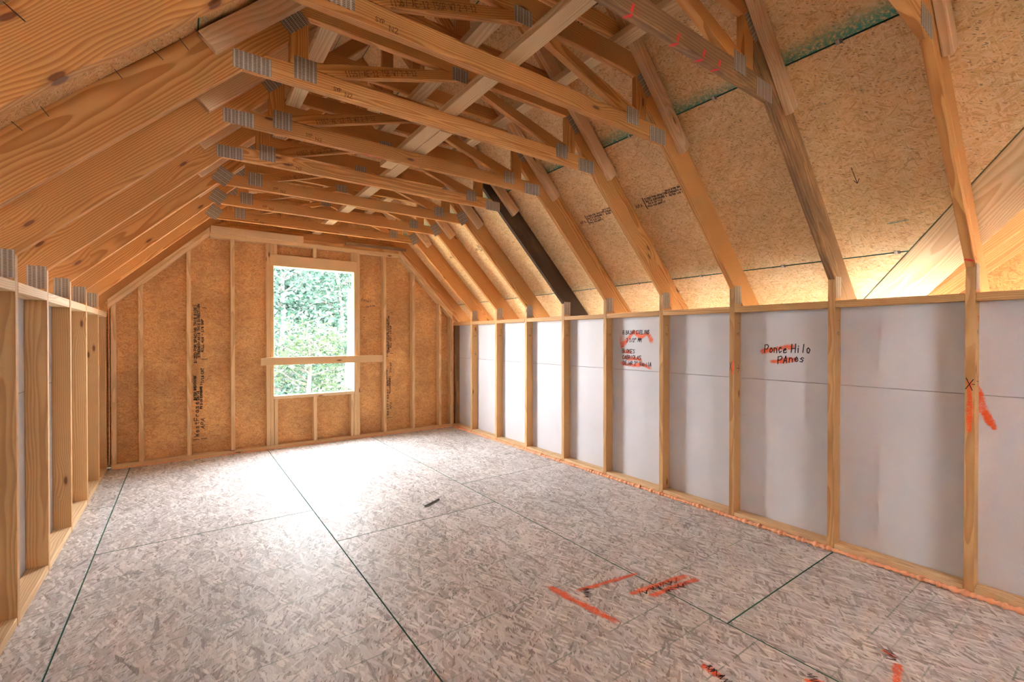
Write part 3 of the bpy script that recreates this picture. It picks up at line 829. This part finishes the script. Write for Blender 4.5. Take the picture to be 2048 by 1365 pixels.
for (z0, z1, offs) in ((.0, 1.001, 0.0), (1.003, 1.497, 1.2)):
    y = YS[7] - T / 2 - 3 * L8 + offs
    while y < 6.0:
        a, b = max(y, YB), min(y + L8, 6.018)
        if b - a > .05:
            keep(panel('foam_panel', frame_matrix((XR + .0895, b - .001, z0), (0, -1, 0), (0, 0, 1)), R4(0, 0, b - a - .002, z1 - z0), .02, M['foam_board'], M['foam_edge'], cham=.0015), wr)
            keep(panel('foam_panel', frame_matrix((XL - .0895, a + .001, z0), (0, 1, 0), (0, 0, 1)), R4(0, 0, b - a - .002, z1 - z0 + (.03 if z0 > 1 else 0)), .02, M['foam_board'], M['foam_edge'], cham=.0015), wl)
        y += L8
# corner studs against the window wall
keep(board('corner_stud', (XL - .089, D - .042, .041), (XL - .003, D - .003, 1.494), M['stud_pine']), wl)
keep(board('corner_stud', (XR + .034, D - .042, .044), (XR + .088, D - .003, 1.472), M['stained_pine']), wr)

# handwriting on the foam board: u runs towards the camera, v is height
WF = frame_matrix((XR + .0895, 0, 0), (0, -1, 0), (0, 0, 1))
def note(text, y, z, h, asp=1.0, rise=0.0, jit=.30, slant=.12, w=.0055, track=1.2):
    pen('handwriting', WF, shift(strokes_of(text, h, jit, slant, track, asp, rise), -y, z), w, M['ink'], wr, lift=.0012)
for pts, w in (([(-2.855, 1.325), (-2.84, 1.215), (-2.76, 1.29), (-2.70, 1.345), (-2.62, 1.30), (-2.55, 1.335), (-2.485, 1.23)], .050),
               ([(-2.83, 1.165), (-2.72, 1.165)], .038), ([(-2.83, 1.110), (-2.66, 1.105), (-2.60, 1.090)], .045), ([(-2.865, 1.060), (-2.70, 1.045), (-2.60, 1.06), (-2.495, 1.018)], .042),
               ([(-1.60, 1.190), (-1.50, 1.215), (-1.355, 1.238)], .042), ([(-1.535, 1.125), (-1.45, 1.135), (-1.345, 1.155)], .040)):
    spray_stroke('spray_mark', WF, pts, w * 1.7, M['spray'], wr)
note('B BAJAR CIELINS', 2.825, 1.325, .034, .70)
note('3 1/2" mm'.upper(), 2.785, 1.255, .034, .70)
note('BLOKES', 2.835, 1.155, .034, .85)
note('CABRIOLAS', 2.83, 1.100, .034, .80)
note('DEJAR 2" VanilA', 2.82, 1.045, .034, .74)
note('Ponce Hilo', 1.560, 1.188, .056, .62, .02, w=.0062)
note('PAnes', 1.475, 1.118, .050, .80, .10, w=.0062)
spray_stroke('spray_mark', WF, [(-.515, 1.06), (-.495, .95), (-.455, .84)], .075, M['spray'], wr)
spray_stroke('spray_mark', WF, [(-.49, .93), (-.44, .83)], .06, M['spray'], wr, lift=.0016)

# ================================================================== WINDOW WALL
we = structure(empty('wall_end', (1.3, D, 0)), 'framed gable wall of strand board around the window opening')
PY = (D + .0005, D + .0885)
def wstud(x0, x1, z0, z1, name='stud', mat='wall_pine', y=PY): return keep(board(name, (x0, y[0], z0), (x1, y[1], z1), M[mat]), we)
ZS = lambda x: min(lowL(x), ZC, lowR(x))
keep(board('bottom_plate', (-.58, PY[0], .0006), (3.195, PY[1], .043), M['wall_pine']), we)
OFS = .093
def topz(x0, x1): return min(lowL(x0) - OFS, lowL(x1) - OFS, lowR(x1) - OFS, lowR(x0) - OFS, ZC - .0935) if True else 0
for x0, x1 in ((-.578, -.540), (-.368, -.330), (.030, .068), (.429, .467), (2.161, 2.199), (2.568, 2.606), (2.973, 3.011), (3.155, 3.193)):
    # plumb stud with its head cut to the slope
    zz = [(x0, .044), (x1, .044), (x1, min(lowL(x1), lowR(x1), ZC + .002) - OFS - .0015), (x0, min(lowL(x0), lowR(x0), ZC + .002) - OFS - .0015)]
    o = member('stud', zz, H, M['wall_pine'], None, y0=PY[0], y1=PY[1]); keep(o, we)
for x0, x1 in ((.778, .816), (1.811, 1.849)):
    wstud(x0, x1, .044, ZC - .0935, 'king_stud')
for x0, x1 in ((1.288, 1.326),): wstud(x0, x1, .044, .575, 'cripple_stud'); wstud(x0, x1, 2.267, ZC - .0935, 'cripple_stud')
for x0, x1 in ((.860, .896), (1.736, 1.771)): wstud(x0, x1, .044, .575, 'cripple_stud')
for x0, x1 in ((.8175, .8545), (.856, .893), (1.737, 1.772), (1.7735, 1.8095)): wstud(x0, x1, 2.267, ZC - .0935, 'cripple_stud')
# sloped and flat top plates
for (a, b) in ((OFS, .046), (.044, .002)):
    for side in (0, 1):
        if side == 0: x0, x1, f, ang = -.60, CL + .02, lowL, AL
        else: x0, x1, f, ang = CR - .02, XR - .004, lowR, AR
        o = member('top_plate', [(x0, f(x0) - a), (x1, f(x1) - a), (x1, f(x1) - b), (x0, f(x0) - b)], ang, M['wall_pine'], None, y0=PY[0] - .002, y1=PY[1], bev=.002); keep(o, we)
keep(board('top_plate', (CL + .022, PY[0] - .004, ZC - .092), (CR - .022, PY[1], ZC - .048), M['wall_pine']), we)
keep(board('top_plate', (CL + .022, PY[0], ZC - .0465), (CR - .022, PY[1], ZC - .002), M['pine']), we)
# sheathing sheets
def wsheet(poly):
    o = panel('sheathing_panel', frame_matrix((0, D + .0895, 0), (1, 0, 0), (0, 0, 1)), poly, .011, M['osb_wall'], M['osb_edge'], cham=.001)
    return keep(o, we)
WX0, WX1, WZ0, WZ1 = .859, 1.773, .614, 2.130
g = .001
wsheet([(-1.1, 0), (.049 - g, 0), (.049 - g, lowL(.049) + TV), (-1.1, lowL(-1.1) + TV)])
wsheet([(.049, 0), (WX0, 0), (WX0, 2.44), (.049, 2.44)])
wsheet(R4(WX0 + .0005, 0, WX1 - .0005, WZ0 - .002))
wsheet(R4(WX0 + .0005, WZ1, WX1 - .0005, 2.44))
wsheet(R4(WX1, 0, 2.18 - g, 2.44))
wsheet([(2.18, 0), (3.70, 0), (3.70, lowR(3.70) + TV), (2.18 + .27, 2.44 + .2), (2.18, 2.44)] if False else [(2.18, 0), (3.70, 0), (3.70, lowR(3.70) + TV), (CR + (ZC + TV - 2.44) / MR, 2.44), (2.18, 2.44)])
wsheet([(.049, 2.442), (CR + (ZC + TV - 2.442) / MR, 2.442), (XP, ZP), (.049, lowL(.049) + TV)])
# long grade stamps reading upwards beside two studs
def wall_stamp(x, z, k, h=1.0):
    fm = frame_matrix((x, D + .0895, z), (0, 0, 1), (-1, 0, 0))
    t1 = strokes_of('WestFraser', .042 * k, .08, aspect=1.15) + shift(strokes_of('RATED SHEATHING', .020 * k, .2), .40, .024 * k) + shift(strokes_of('24/16', .022 * k, .2), .40, -.002 * k)
    t2 = shift(strokes_of('APA', .032 * k, .05, slant=.2, aspect=1.4), .08, -.050 * k) + shift(strokes_of('PS 2-18 EXPOSURE 1', .018 * k, .2), .30, -.030 * k) + shift(strokes_of('7/16 CAT', .024 * k, .2), .58, -.045 * k)
    t3 = shift(strokes_of('SIZED FOR SPACING THIS SIDE', .022 * k, .2, aspect=1.2), .80, .018 * k) + shift(strokes_of('STRENGTH AXIS THIS DIRECTION', .020 * k, .2, aspect=1.2), .86, -.012 * k) + shift(strokes_of('MILL 416 - 1/8 GAP', .020 * k, .2, aspect=1.2), .92, -.045 * k)
    t4 = [[(-.03, .05 * k), (-.03, .0)], [(.0 - .03, -.02 * k), (-.03, -.07 * k)], [(.84, -.03 * k), (.84, -.08 * k)], [(1.42, .05 * k), (1.42, .0)], [(1.40, -.03 * k), (1.40, -.07 * k)]]
    keep(pen('grade_stamp', fm, t1 + t2 + t3 + t4, .0075 * k, M['stamp']), we)
wall_stamp(.135, .22, 1.0)
wall_stamp(2.262, .24, .85)
pen('handwriting', frame_matrix((1.895, D + .0895, 1.78), (1, 0, 0), (0, 0, 1)), strokes_of('Panal', .035, .5, .2, 1.0, .9, -.15) + shift(strokes_of('notas', .032, .5, .2, 1.0, .9, .15), .06, -.09), .004, M['ink'], we)
for q, (x, z) in enumerate(((1.93, 1.56), (1.93, 1.53), (1.93, 1.50))):
    pen('nail_hole', frame_matrix((x, D + .0895, z), (1, 0, 0), (0, 0, 1)), [[(0, 0), (.002, .001)]], .012 - .003 * q, M['ink'], we)

# window opening: header, sill, jack studs, house wrap
w1 = structure(empty('window_1', (1.316, D, WZ0)), 'glassless rough window opening looking into trees')
keep(board('header', (.8165, PY[0] - .003, WZ1), (1.8105, PY[1], 2.265), M['wall_pine']), w1)
keep(board('sill', (.8555, PY[0], .5765), (1.7735, PY[1] + .012, WZ0), M['pale_pine']), w1)
keep(board('jack_stud', (.8170, PY[0], .044), (.8550, PY[1], WZ1 - .001), M['wall_pine']), w1)
keep(board('jack_stud', (1.7740, PY[0], .044), (1.8100, PY[1], WZ1 - .001), M['wall_pine']), w1)
# wrap turned in at the right jamb and hanging loose outside
vs, fs = [], []
N = 10
for i in range(N + 1):
    z = WZ0 + .02 + (WZ1 - .25 - WZ0) * i / N
    dep = .30 - .17 * i / N + .012 * math.sin(i * 1.3)
    for k in (0, 1):
        vs.append((1.772 - .001 - (.012 * math.sin(i * .9) if k else 0), D + .075 + dep * k, z))
        vs.append((1.770 - .003 - (.012 * math.sin(i * .9) if k else 0), D + .075 + dep * k, z))
for i in range(N):
    b = 4 * i
    fs += [(b, b + 2, b + 6, b + 4), (b + 1, b + 5, b + 7, b + 3), (b + 2, b + 3, b + 7, b + 6), (b, b + 4, b + 5, b + 1)]
keep(meshpy('house_wrap', vs, fs, M['wrap'], smooth=True), w1)
keep(board('flashing_tape', (1.762, D + .085, 1.70), (1.7665, D + .16, 1.93), M['wrap_grey'], bev=0), w1)
keep(board('glare_strip', (.8592, D + .07, WZ0 + .002), (.8622, D + .115, WZ1 - .004), M['wrap'], bev=0), w1)  # white strips stand in for the bright glare outlining the opening
keep(board('glare_strip', (.8625, D + .085, WZ1 - .0035), (1.7690, D + .115, WZ1 - .0005), M['wrap'], bev=0), w1)

tag(board('guard_board', (.717, D - .0405, .978), (2.138, D - .0025, 1.066), M['wall_pine']), 'horizontal pine safety board nailed across the window opening', 'board')
tag(board('loose_board', (.245, D - .036, ZC - .050), (1.17, D - .0045, ZC + .028), M['pale_pine']), 'pale wood strip on the window wall top plate, left of the window head', 'board')
tag(board('loose_board', (1.66, D - .030, ZC - .010), (2.47, D - .0045, ZC + .028), M['stained_pine']), 'brownish wood strip on the window wall top plate, right of the window head', 'board')

# ================================================================== VALLEY AND PORCH FRAMING beyond the ninth truss
pv = lambda x, y: Vector((x, y, topR(x) + .001))
vd = (pv(*VB) - pv(*VA)).normalized()
nrm = Vector((sR, 0, cR))
perp = nrm.cross(vd).normalized()
if perp.y > 0: perp = -perp
c0 = pv(*VA) - vd * .38 + perp * .1215 + nrm * .0205
c1 = pv(*VA) + vd * 2.1 + perp * .1215 + nrm * .0205
tag(bar('valley_board', c0, c1, .235, .038, nrm, M['pale_pine'], None), 'wide pale diagonal valley board beside the nearest right stud', 'board')
# rafters of the porch roof: they fall towards the window wall, standing on the valley board
SV = (pv(*VB).z - pv(*VA).z) / (VA[1] - VB[1])
def porch_z(y): return pv(*VA).z + .05 + SV * (VA[1] - y)
for k, (x, dep, ye, lab) in enumerate(((3.60, .14, .62, 'porch rafter nearest the knee wall, behind the ninth stud'), (4.15, .14, 1.5, 'middle brown porch rafter seen over the right ledger'), (4.70, .14, 1.5, 'farthest porch rafter, beside the porch gable'))):
    yt = -1.6
    yl = ye
    zt = lambda y: porch_z(y)
    pts = [(-yl, zt(yl) - dep * 1.28), (-yt, zt(yt) - dep * 1.28), (-yt, zt(yt)), (-yl, zt(yl))]
    o = member('porch_rafter', pts, math.atan(SV), M['stud_pine'], None, y0=-T, y1=0)
    o.rotation_mode = 'XYZ'
    mloc = o.location.copy()
    # swing the plane so that local x (length) runs towards -y
    a = math.atan(SV)
    ux = Vector((0, -math.cos(a), math.sin(a))); uz = Vector((0, math.sin(a), math.cos(a))); uy = uz.cross(ux)
    o.matrix_world = Matrix.Translation((x, -mloc.x, mloc.z)) @ Matrix((ux, uy, uz)).transposed().to_4x4()
    tag(o, lab, 'rafter', 'porch rafters')
pdk = structure(empty('porch_roof', (4.5, 0, 1.9)), 'strand board porch roof sheathing')
a = math.atan(SV)
def vx(y): return VA[0] + (y - VA[1]) * (VB[0] - VA[0]) / (VB[1] - VA[1])
for x0, x1 in ((1.4, 2.6), (2.6, 3.82), (3.82, 5.04)):
    poly = [(x1 - .001, 1.55), (x1 - .001, YB), (x0 + .001, YB), (x0 + .001, 1.55)]
    out = []
    fv = lambda p: p[0] - vx(p[1]) + .034
    for q in range(4):
        p0, p1 = poly[q - 1], poly[q]
        if (fv(p0) >= 0) != (fv(p1) >= 0):
            t = fv(p0) / (fv(p0) - fv(p1)); out.append((p0[0] + (p1[0] - p0[0]) * t, p0[1] + (p1[1] - p0[1]) * t))
        if fv(p1) >= 0: out.append(p1)
    # plane coordinates: u towards -x, v up the slope towards -y
    pl = [(x - 1.4, (1.55 - y) / math.cos(a)) for x, y in out]
    ar = sum(pl[i - 1][0] * pl[i][1] - pl[i][0] * pl[i - 1][1] for i in range(len(pl)))
    if ar < 0: pl.reverse()
    o = panel('roof_panel', frame_matrix((1.4, 1.55, porch_z(1.55) + .002), (1, 0, 0), (0, -math.cos(a), math.sin(a))), pl, .011, M['osb_deck'], M['osb_edge'])
    o.color = (0, 0, 0, 1); keep(o, pdk)
pg = structure(empty('wall_porch_gable', (4.9, 0, 0)), 'strand board porch gable seen through the rafters')
keep(panel('sheathing_panel', frame_matrix((4.80, 1.45, 1.25), (0, -1, 0), (0, 0, 1)), [(0, 0), (3.8, 0), (3.8, porch_z(-2.35) - 1.27), (0, porch_z(1.45) - 1.27)], .011, M['osb_wall'], M['osb_edge']), pg)

sf = structure(empty('eave_light_block_1', (3.6, 3.5, 1.2)), 'unseen boards added to block eave light outside the right knee wall')  # unseen boards added to cut down daylight through the right eave gap
keep(board('soffit_light_block', (3.365, 1.15, 1.19), (3.90, 6.03, 1.202), M['wrap'], bev=0), sf)
keep(board('fascia_light_block', (3.86, 1.15, 1.19), (3.90, 6.03, topR(3.86) - .01), M['wrap'], bev=0), sf)
keep(board('porch_light_block', (3.55, YB, 1.19), (4.79, 1.14, 1.202), M['wrap'], bev=0), sf)  # unseen board added to narrow the light gap below the porch roof
sl = structure(empty('eave_light_block_2', (-1.0, 2, 1.1)), 'unseen boards added to block eave light outside the left knee wall')  # unseen boards added to shut out daylight at the left eave
keep(board('soffit_light_block', (-1.26, YB, 1.03), (XL - .118, 6.03, 1.042), M['wrap'], bev=0), sl)
keep(board('fascia_light_block', (-1.28, YB, 1.03), (-1.262, 6.03, 1.42), M['wrap'], bev=0), sl)
# ================================================================== SEALANT FOAM, LOOSE NAIL
def bead(name, pts, r0, r1, label, step=.006, seed=1, squash=.85):
    rr = random.Random(seed); P = [Vector(p) for p in pts]; path = []
    for a, b in zip(P, P[1:]):
        k = max(2, int((b - a).length / step))
        path += [a + (b - a) * (i / k) for i in range(k)]
    path.append(P[-1])
    vs, fs = [], []; n = len(path); S = 8
    d = (P[-1] - P[0]).normalized()
    up = Vector((0, 0, 1)) if abs(d.z) < .9 else Vector((1, 0, 0))
    sd = d.cross(up).normalized(); up = sd.cross(d)
    r = (r0 + r1) / 2; ph, per = 0, 5
    for i, p in enumerate(path):
        ph += 1
        if ph >= per: ph = 0; per = rr.randint(3, 7); r = rr.uniform(r0, r1)
        lump = r * (.55 + .55 * math.sin(math.pi * (ph + .5) / per))
        off = sd * rr.uniform(-.001, .001)
        if i in (0, n - 1): lump *= .3
        for k in range(S):
            t = 2 * math.pi * k / S
            vs.append(tuple(p + off + sd * (math.cos(t) * lump * (1 + rr.uniform(-.06, .06))) + up * (math.sin(t) * lump * squash * (1 + rr.uniform(-.06, .06)))))
    for i in range(n - 1):
        for k in range(S):
            fs.append((i * S + k, i * S + (k + 1) % S, (i + 1) * S + (k + 1) % S, (i + 1) * S + k))
    fs.append(tuple(range(S))[::-1]); fs.append(tuple((n - 1) * S + k for k in range(S)))
    return tag(meshpy(name, vs, fs, M['foam'], smooth=True), label, 'sealant foam')
bead('foam_bead', [(XR - .017, -.9, .010), (XR - .016, 1.2, .011), (XR - .014, 3.0, .009), (XR - .012, 5.88, .006)], 0.010, .022, 'lumpy orange foam bead along the foot of the right knee wall', seed=3)
bead('foam_bead', [(-.56, D - .006, .003), (3.17, D - .006, .003)], .004, .009, 'thin orange foam bead along the foot of the window wall', seed=4)
bead('foam_bead', [(XR - .002, D - .010, .05), (XR - .002, D - .010, 1.55)], .004, .010, 'orange foam bead up the right corner of the window wall', seed=5)
bead('foam_bead', [(XL + .016, D - .010, .05), (XL + .016, D - .010, 1.60)], .003, .006, 'orange foam bead up the left corner of the window wall', seed=6)
tag(bar('loose_shim', (1.49, 3.215, .008), (1.655, 3.300, .006), .012, .008, (0, 0, 1), M['nail']), 'small dark grey stick lying on the middle of the floor', 'stick')

# ================================================================== REAR WALL (behind the viewpoint)
wb = structure(empty('wall_back', (1.3, YB, 0)), 'unseen rear wall with an opening added for fill light')
def bsheet(poly):
    keep(panel('sheathing_panel', frame_matrix((0, YB - .001, 0), (-1, 0, 0), (0, 0, 1)), [(-x, z) for x, z in poly][::-1], .011, M['osb_wall'], M['osb_edge'], cham=.001), wb)
bsheet([(-1.1, 0), (.85, 0), (.85, 2.0), (-1.1, 2.0)] if False else [(-1.1, 0), (.05, 0), (.05, lowL(.05) + TV), (-1.1, lowL(-1.1) + TV)])
bsheet(R4(.052, 0, .998, 2.0))
bsheet(R4(1.602, 0, 2.648, 2.0))
bsheet(R4(1.0, 0, 1.6, 1.4))  # the gap above this sheet is added to let in fill light
bsheet([(2.65, 0), (4.8, 0), (4.8, porch_z(YB)), (2.65, porch_z(YB))])
bsheet([(.052, 2.002), (2.648, 2.002), (2.648, porch_z(YB)), (XP, max(ZP, porch_z(YB))), (.052, lowL(.052) + TV)])
# unseen skins added outside roof and wall sheets to stop light leaks
SEAL = plain('dark_roof_light_seal', (.05, .05, .055), .8)
def skin(name, fm, poly, mat):
    o = panel(name, fm, poly, .004, mat, mat, cham=.0005); return o
sk = skin('roof_light_seal', frame_matrix((XE0 - .02, YB, topL(XE0 - .02) + .018), (0, 1, 0), (cL_, 0, sL_)), R4(0, 0, 6.04 - YB, (XP - XE0 + .03) / cL_), SEAL); keep(sk, deck)
yv = valley_y(3.85)
sk = skin('roof_light_seal', frame_matrix((3.85, 6.04, topR(3.85) + .018), (0, -1, 0), (-cR, 0, sR)), [(0, 0), (6.04 - yv, 0), (6.04 - YB, (3.85 - (VA[0] + (YB - VA[1]) * (VB[0] - VA[0]) / (VB[1] - VA[1]))) / cR) if False else (6.04 - valley_y(XP), (3.85 - XP + .01) / cR), (0, (3.85 - XP + .01) / cR)], SEAL); keep(sk, deck)
sk = skin('wall_light_seal', frame_matrix((0, 6.036, 0), (1, 0, 0), (0, 0, 1)), [(-1.25, 1.2), (.84, 2.2), (1.80, 2.2), (3.88, 1.25), (XP, ZP + .05)], M['wrap']); keep(sk, we)
sk = skin('wall_light_seal', frame_matrix((XR + .112, 6.03, -.3), (0, -1, 0), (0, 0, 1)), R4(0, 0, 6.03 - YB, 1.79), M['wrap']); keep(sk, wr)
sk = skin('wall_light_seal', frame_matrix((XL - .112, YB, -.3), (0, 1, 0), (0, 0, 1)), R4(0, 0, 6.03 - YB, 1.82), M['wrap']); keep(sk, wl)

# ================================================================== OUTSIDE
def ground_mat():
    t = NT('ground_cover')
    g = t.n('ShaderNodeNewGeometry').outputs['Position']
    col = t.mix(t.noise(g, 1.5, 5, .7), (0.16, 0.20, 0.09, 1), (0.42, 0.38, 0.30, 1))
    return t.set(Base_Color=col, Roughness=.9)
gr = structure(board('ground', (-30, -25, -3.2), (34, 40, -3.0), ground_mat(), bev=0), 'leafy ground below the house')
def leaf_mat(name, c1, c2):
    t = NT(name)
    g = t.n('ShaderNodeNewGeometry').outputs['Position']
    col = t.mix(t.step(t.noise(g, 1.6, 3, .6), .3, .7), (*c1, 1), (*c2, 1))
    tl = t.n('ShaderNodeBsdfTranslucent'); t.put(tl.inputs[0], col)
    mx = t.n('ShaderNodeMixShader'); mx.inputs[0].default_value = .45
    t.t.links.new(t.b.outputs[0], mx.inputs[1]); t.t.links.new(tl.outputs[0], mx.inputs[2]); t.t.links.new(mx.outputs[0], t.out.inputs[0])
    return t.set(Base_Color=col, Roughness=.5)
LEAF = [leaf_mat('leaf_green', (.011, .032, .019), (.034, .066, .042)), leaf_mat('leaf_blue_green', (.009, .029, .020), (.027, .060, .045)), leaf_mat('leaf_yellow_green', (.022, .042, .018), (.050, .074, .036))]
BARK = plain('pale_bark', (.055, .050, .048), .8)
def tube(vs, fs, a, b, ra, rb, S=5):
    a, b = Vector(a), Vector(b); d = (b - a).normalized()
    up = Vector((0, 0, 1)) if abs(d.z) < .9 else Vector((1, 0, 0))
    s = d.cross(up).normalized(); u = s.cross(d); k0 = len(vs)
    for p, r in ((a, ra), (b, rb)):
        for k in range(S):
            t = 2 * math.pi * k / S
            vs.append(tuple(p + s * math.cos(t) * r + u * math.sin(t) * r))
    for k in range(S): fs.append((k0 + k, k0 + (k + 1) % S, k0 + S + (k + 1) % S, k0 + S + k))
def tree(x, y, h, crown, nleaf, leafsize, mat, label, seed, lean=(0, 0), bare=.12):
    rr = random.Random(seed)
    e = tag(empty('tree', (x, y, -3.0)), label, 'tree', 'trees outside the window')
    vs, fs = [], []
    base = Vector((0, 0, 0)); top = Vector((lean[0], lean[1], h)); tips = []
    K = 7; prev = base
    trunk = [base]
    for i in range(1, K + 1):
        p = base.lerp(top, i / K) + Vector((rr.uniform(-.1, .1), rr.uniform(-.1, .1), 0))
        tube(vs, fs, prev, p, .11 * (1 - .8 * (i - 1) / K), .11 * (1 - .8 * i / K), 7); trunk.append(p); prev = p
    o = meshpy('trunk', vs, fs, BARK, e, True)
    vs, fs = [], []
    for k in range(46):
        t = rr.uniform(.12, .98); q = t * K; i = min(int(q), K - 1)
        p = trunk[i].lerp(trunk[i + 1], q - i)
        a = rr.uniform(0, 2 * math.pi); L = crown * rr.uniform(.5, 1.1) * (1.15 - .6 * t)
        d = Vector((math.cos(a), math.sin(a), rr.uniform(.25, .9))).normalized()
        m = p + d * L * .5; q2 = m + (d + Vector((rr.uniform(-.3, .3), rr.uniform(-.3, .3), rr.uniform(-.15, .3)))).normalized() * L * .5
        tube(vs, fs, p, m, .022, .014, 4); tube(vs, fs, m, q2, .014, .004, 4)
        tips += [m, q2, (m + q2) / 2]
        for j in range(4):
            w = m.lerp(q2, rr.random()); z = w + Vector((rr.uniform(-1, 1), rr.uniform(-1, 1), rr.uniform(-.2, .8))) * L * .35
            tube(vs, fs, w, z, .007, .002, 3); tips.append(z)
    meshpy('branches', vs, fs, BARK, e)
    vs, fs = [], []
    for k in range(nleaf):
        c = tips[rr.randrange(len(tips))] + Vector((rr.gauss(0, 1), rr.gauss(0, 1), rr.gauss(0, .7))) * crown * .16
        if rr.random() < bare and c.z < h * .5: continue
        s = leafsize * rr.uniform(.6, 1.3)
        d = Vector((rr.uniform(-1, 1), rr.uniform(-1, 1), rr.uniform(-.7, .4))).normalized()
        n = d.cross(Vector((rr.uniform(-1, 1), rr.uniform(-1, 1), rr.uniform(-1, 1)))).normalized()
        b = len(vs)
        vs += [tuple(c), tuple(c + d * s * .5 + n * s * .26), tuple(c + d * s), tuple(c + d * s * .5 - n * s * .26)]
        fs.append((b, b + 1, b + 2, b + 3))
    o = meshpy('foliage', vs, fs, mat, e); o['kind'] = 'stuff'
    return e
tree(1.3, 10.2, 6.3, 1.7, 9000, .10, LEAF[1], 'blue-green leafy tree filling the left of the window view', 11, (.5, .2))
tree(3.5, 11.6, 6.6, 1.9, 10000, .105, LEAF[0], 'mid-green leafy tree at the right of the window view', 12, (-.4, .3))
tree(2.4, 14.5, 7.0, 2.3, 22000, .16, LEAF[1], 'tall pale tree behind the middle of the window view', 13)
tree(1.75, 9.0, 4.3, 1.2, 6500, .08, LEAF[2], 'low yellow-green sapling at the foot of the window view', 14, (.2, 0))
tree(5.8, 15.5, 7.4, 2.4, 10000, .22, LEAF[0], 'far green tree hidden behind the right window jamb', 15)
tree(-0.9, 13.2, 7.0, 2.2, 5000, .16, LEAF[0], 'far green tree behind the left window jamb', 16)
tree(3.2, 20.0, 8.4, 3.4, 22000, .26, LEAF[0], 'distant dense green tree closing the middle of the window view', 17)
tree(7.6, 21.0, 8.8, 3.4, 14000, .28, LEAF[1], 'distant dense green tree beyond the right window jamb', 18)
tree(-0.6, 19.5, 8.4, 3.4, 14000, .28, LEAF[1], 'distant dense green tree beyond the left window jamb', 19)
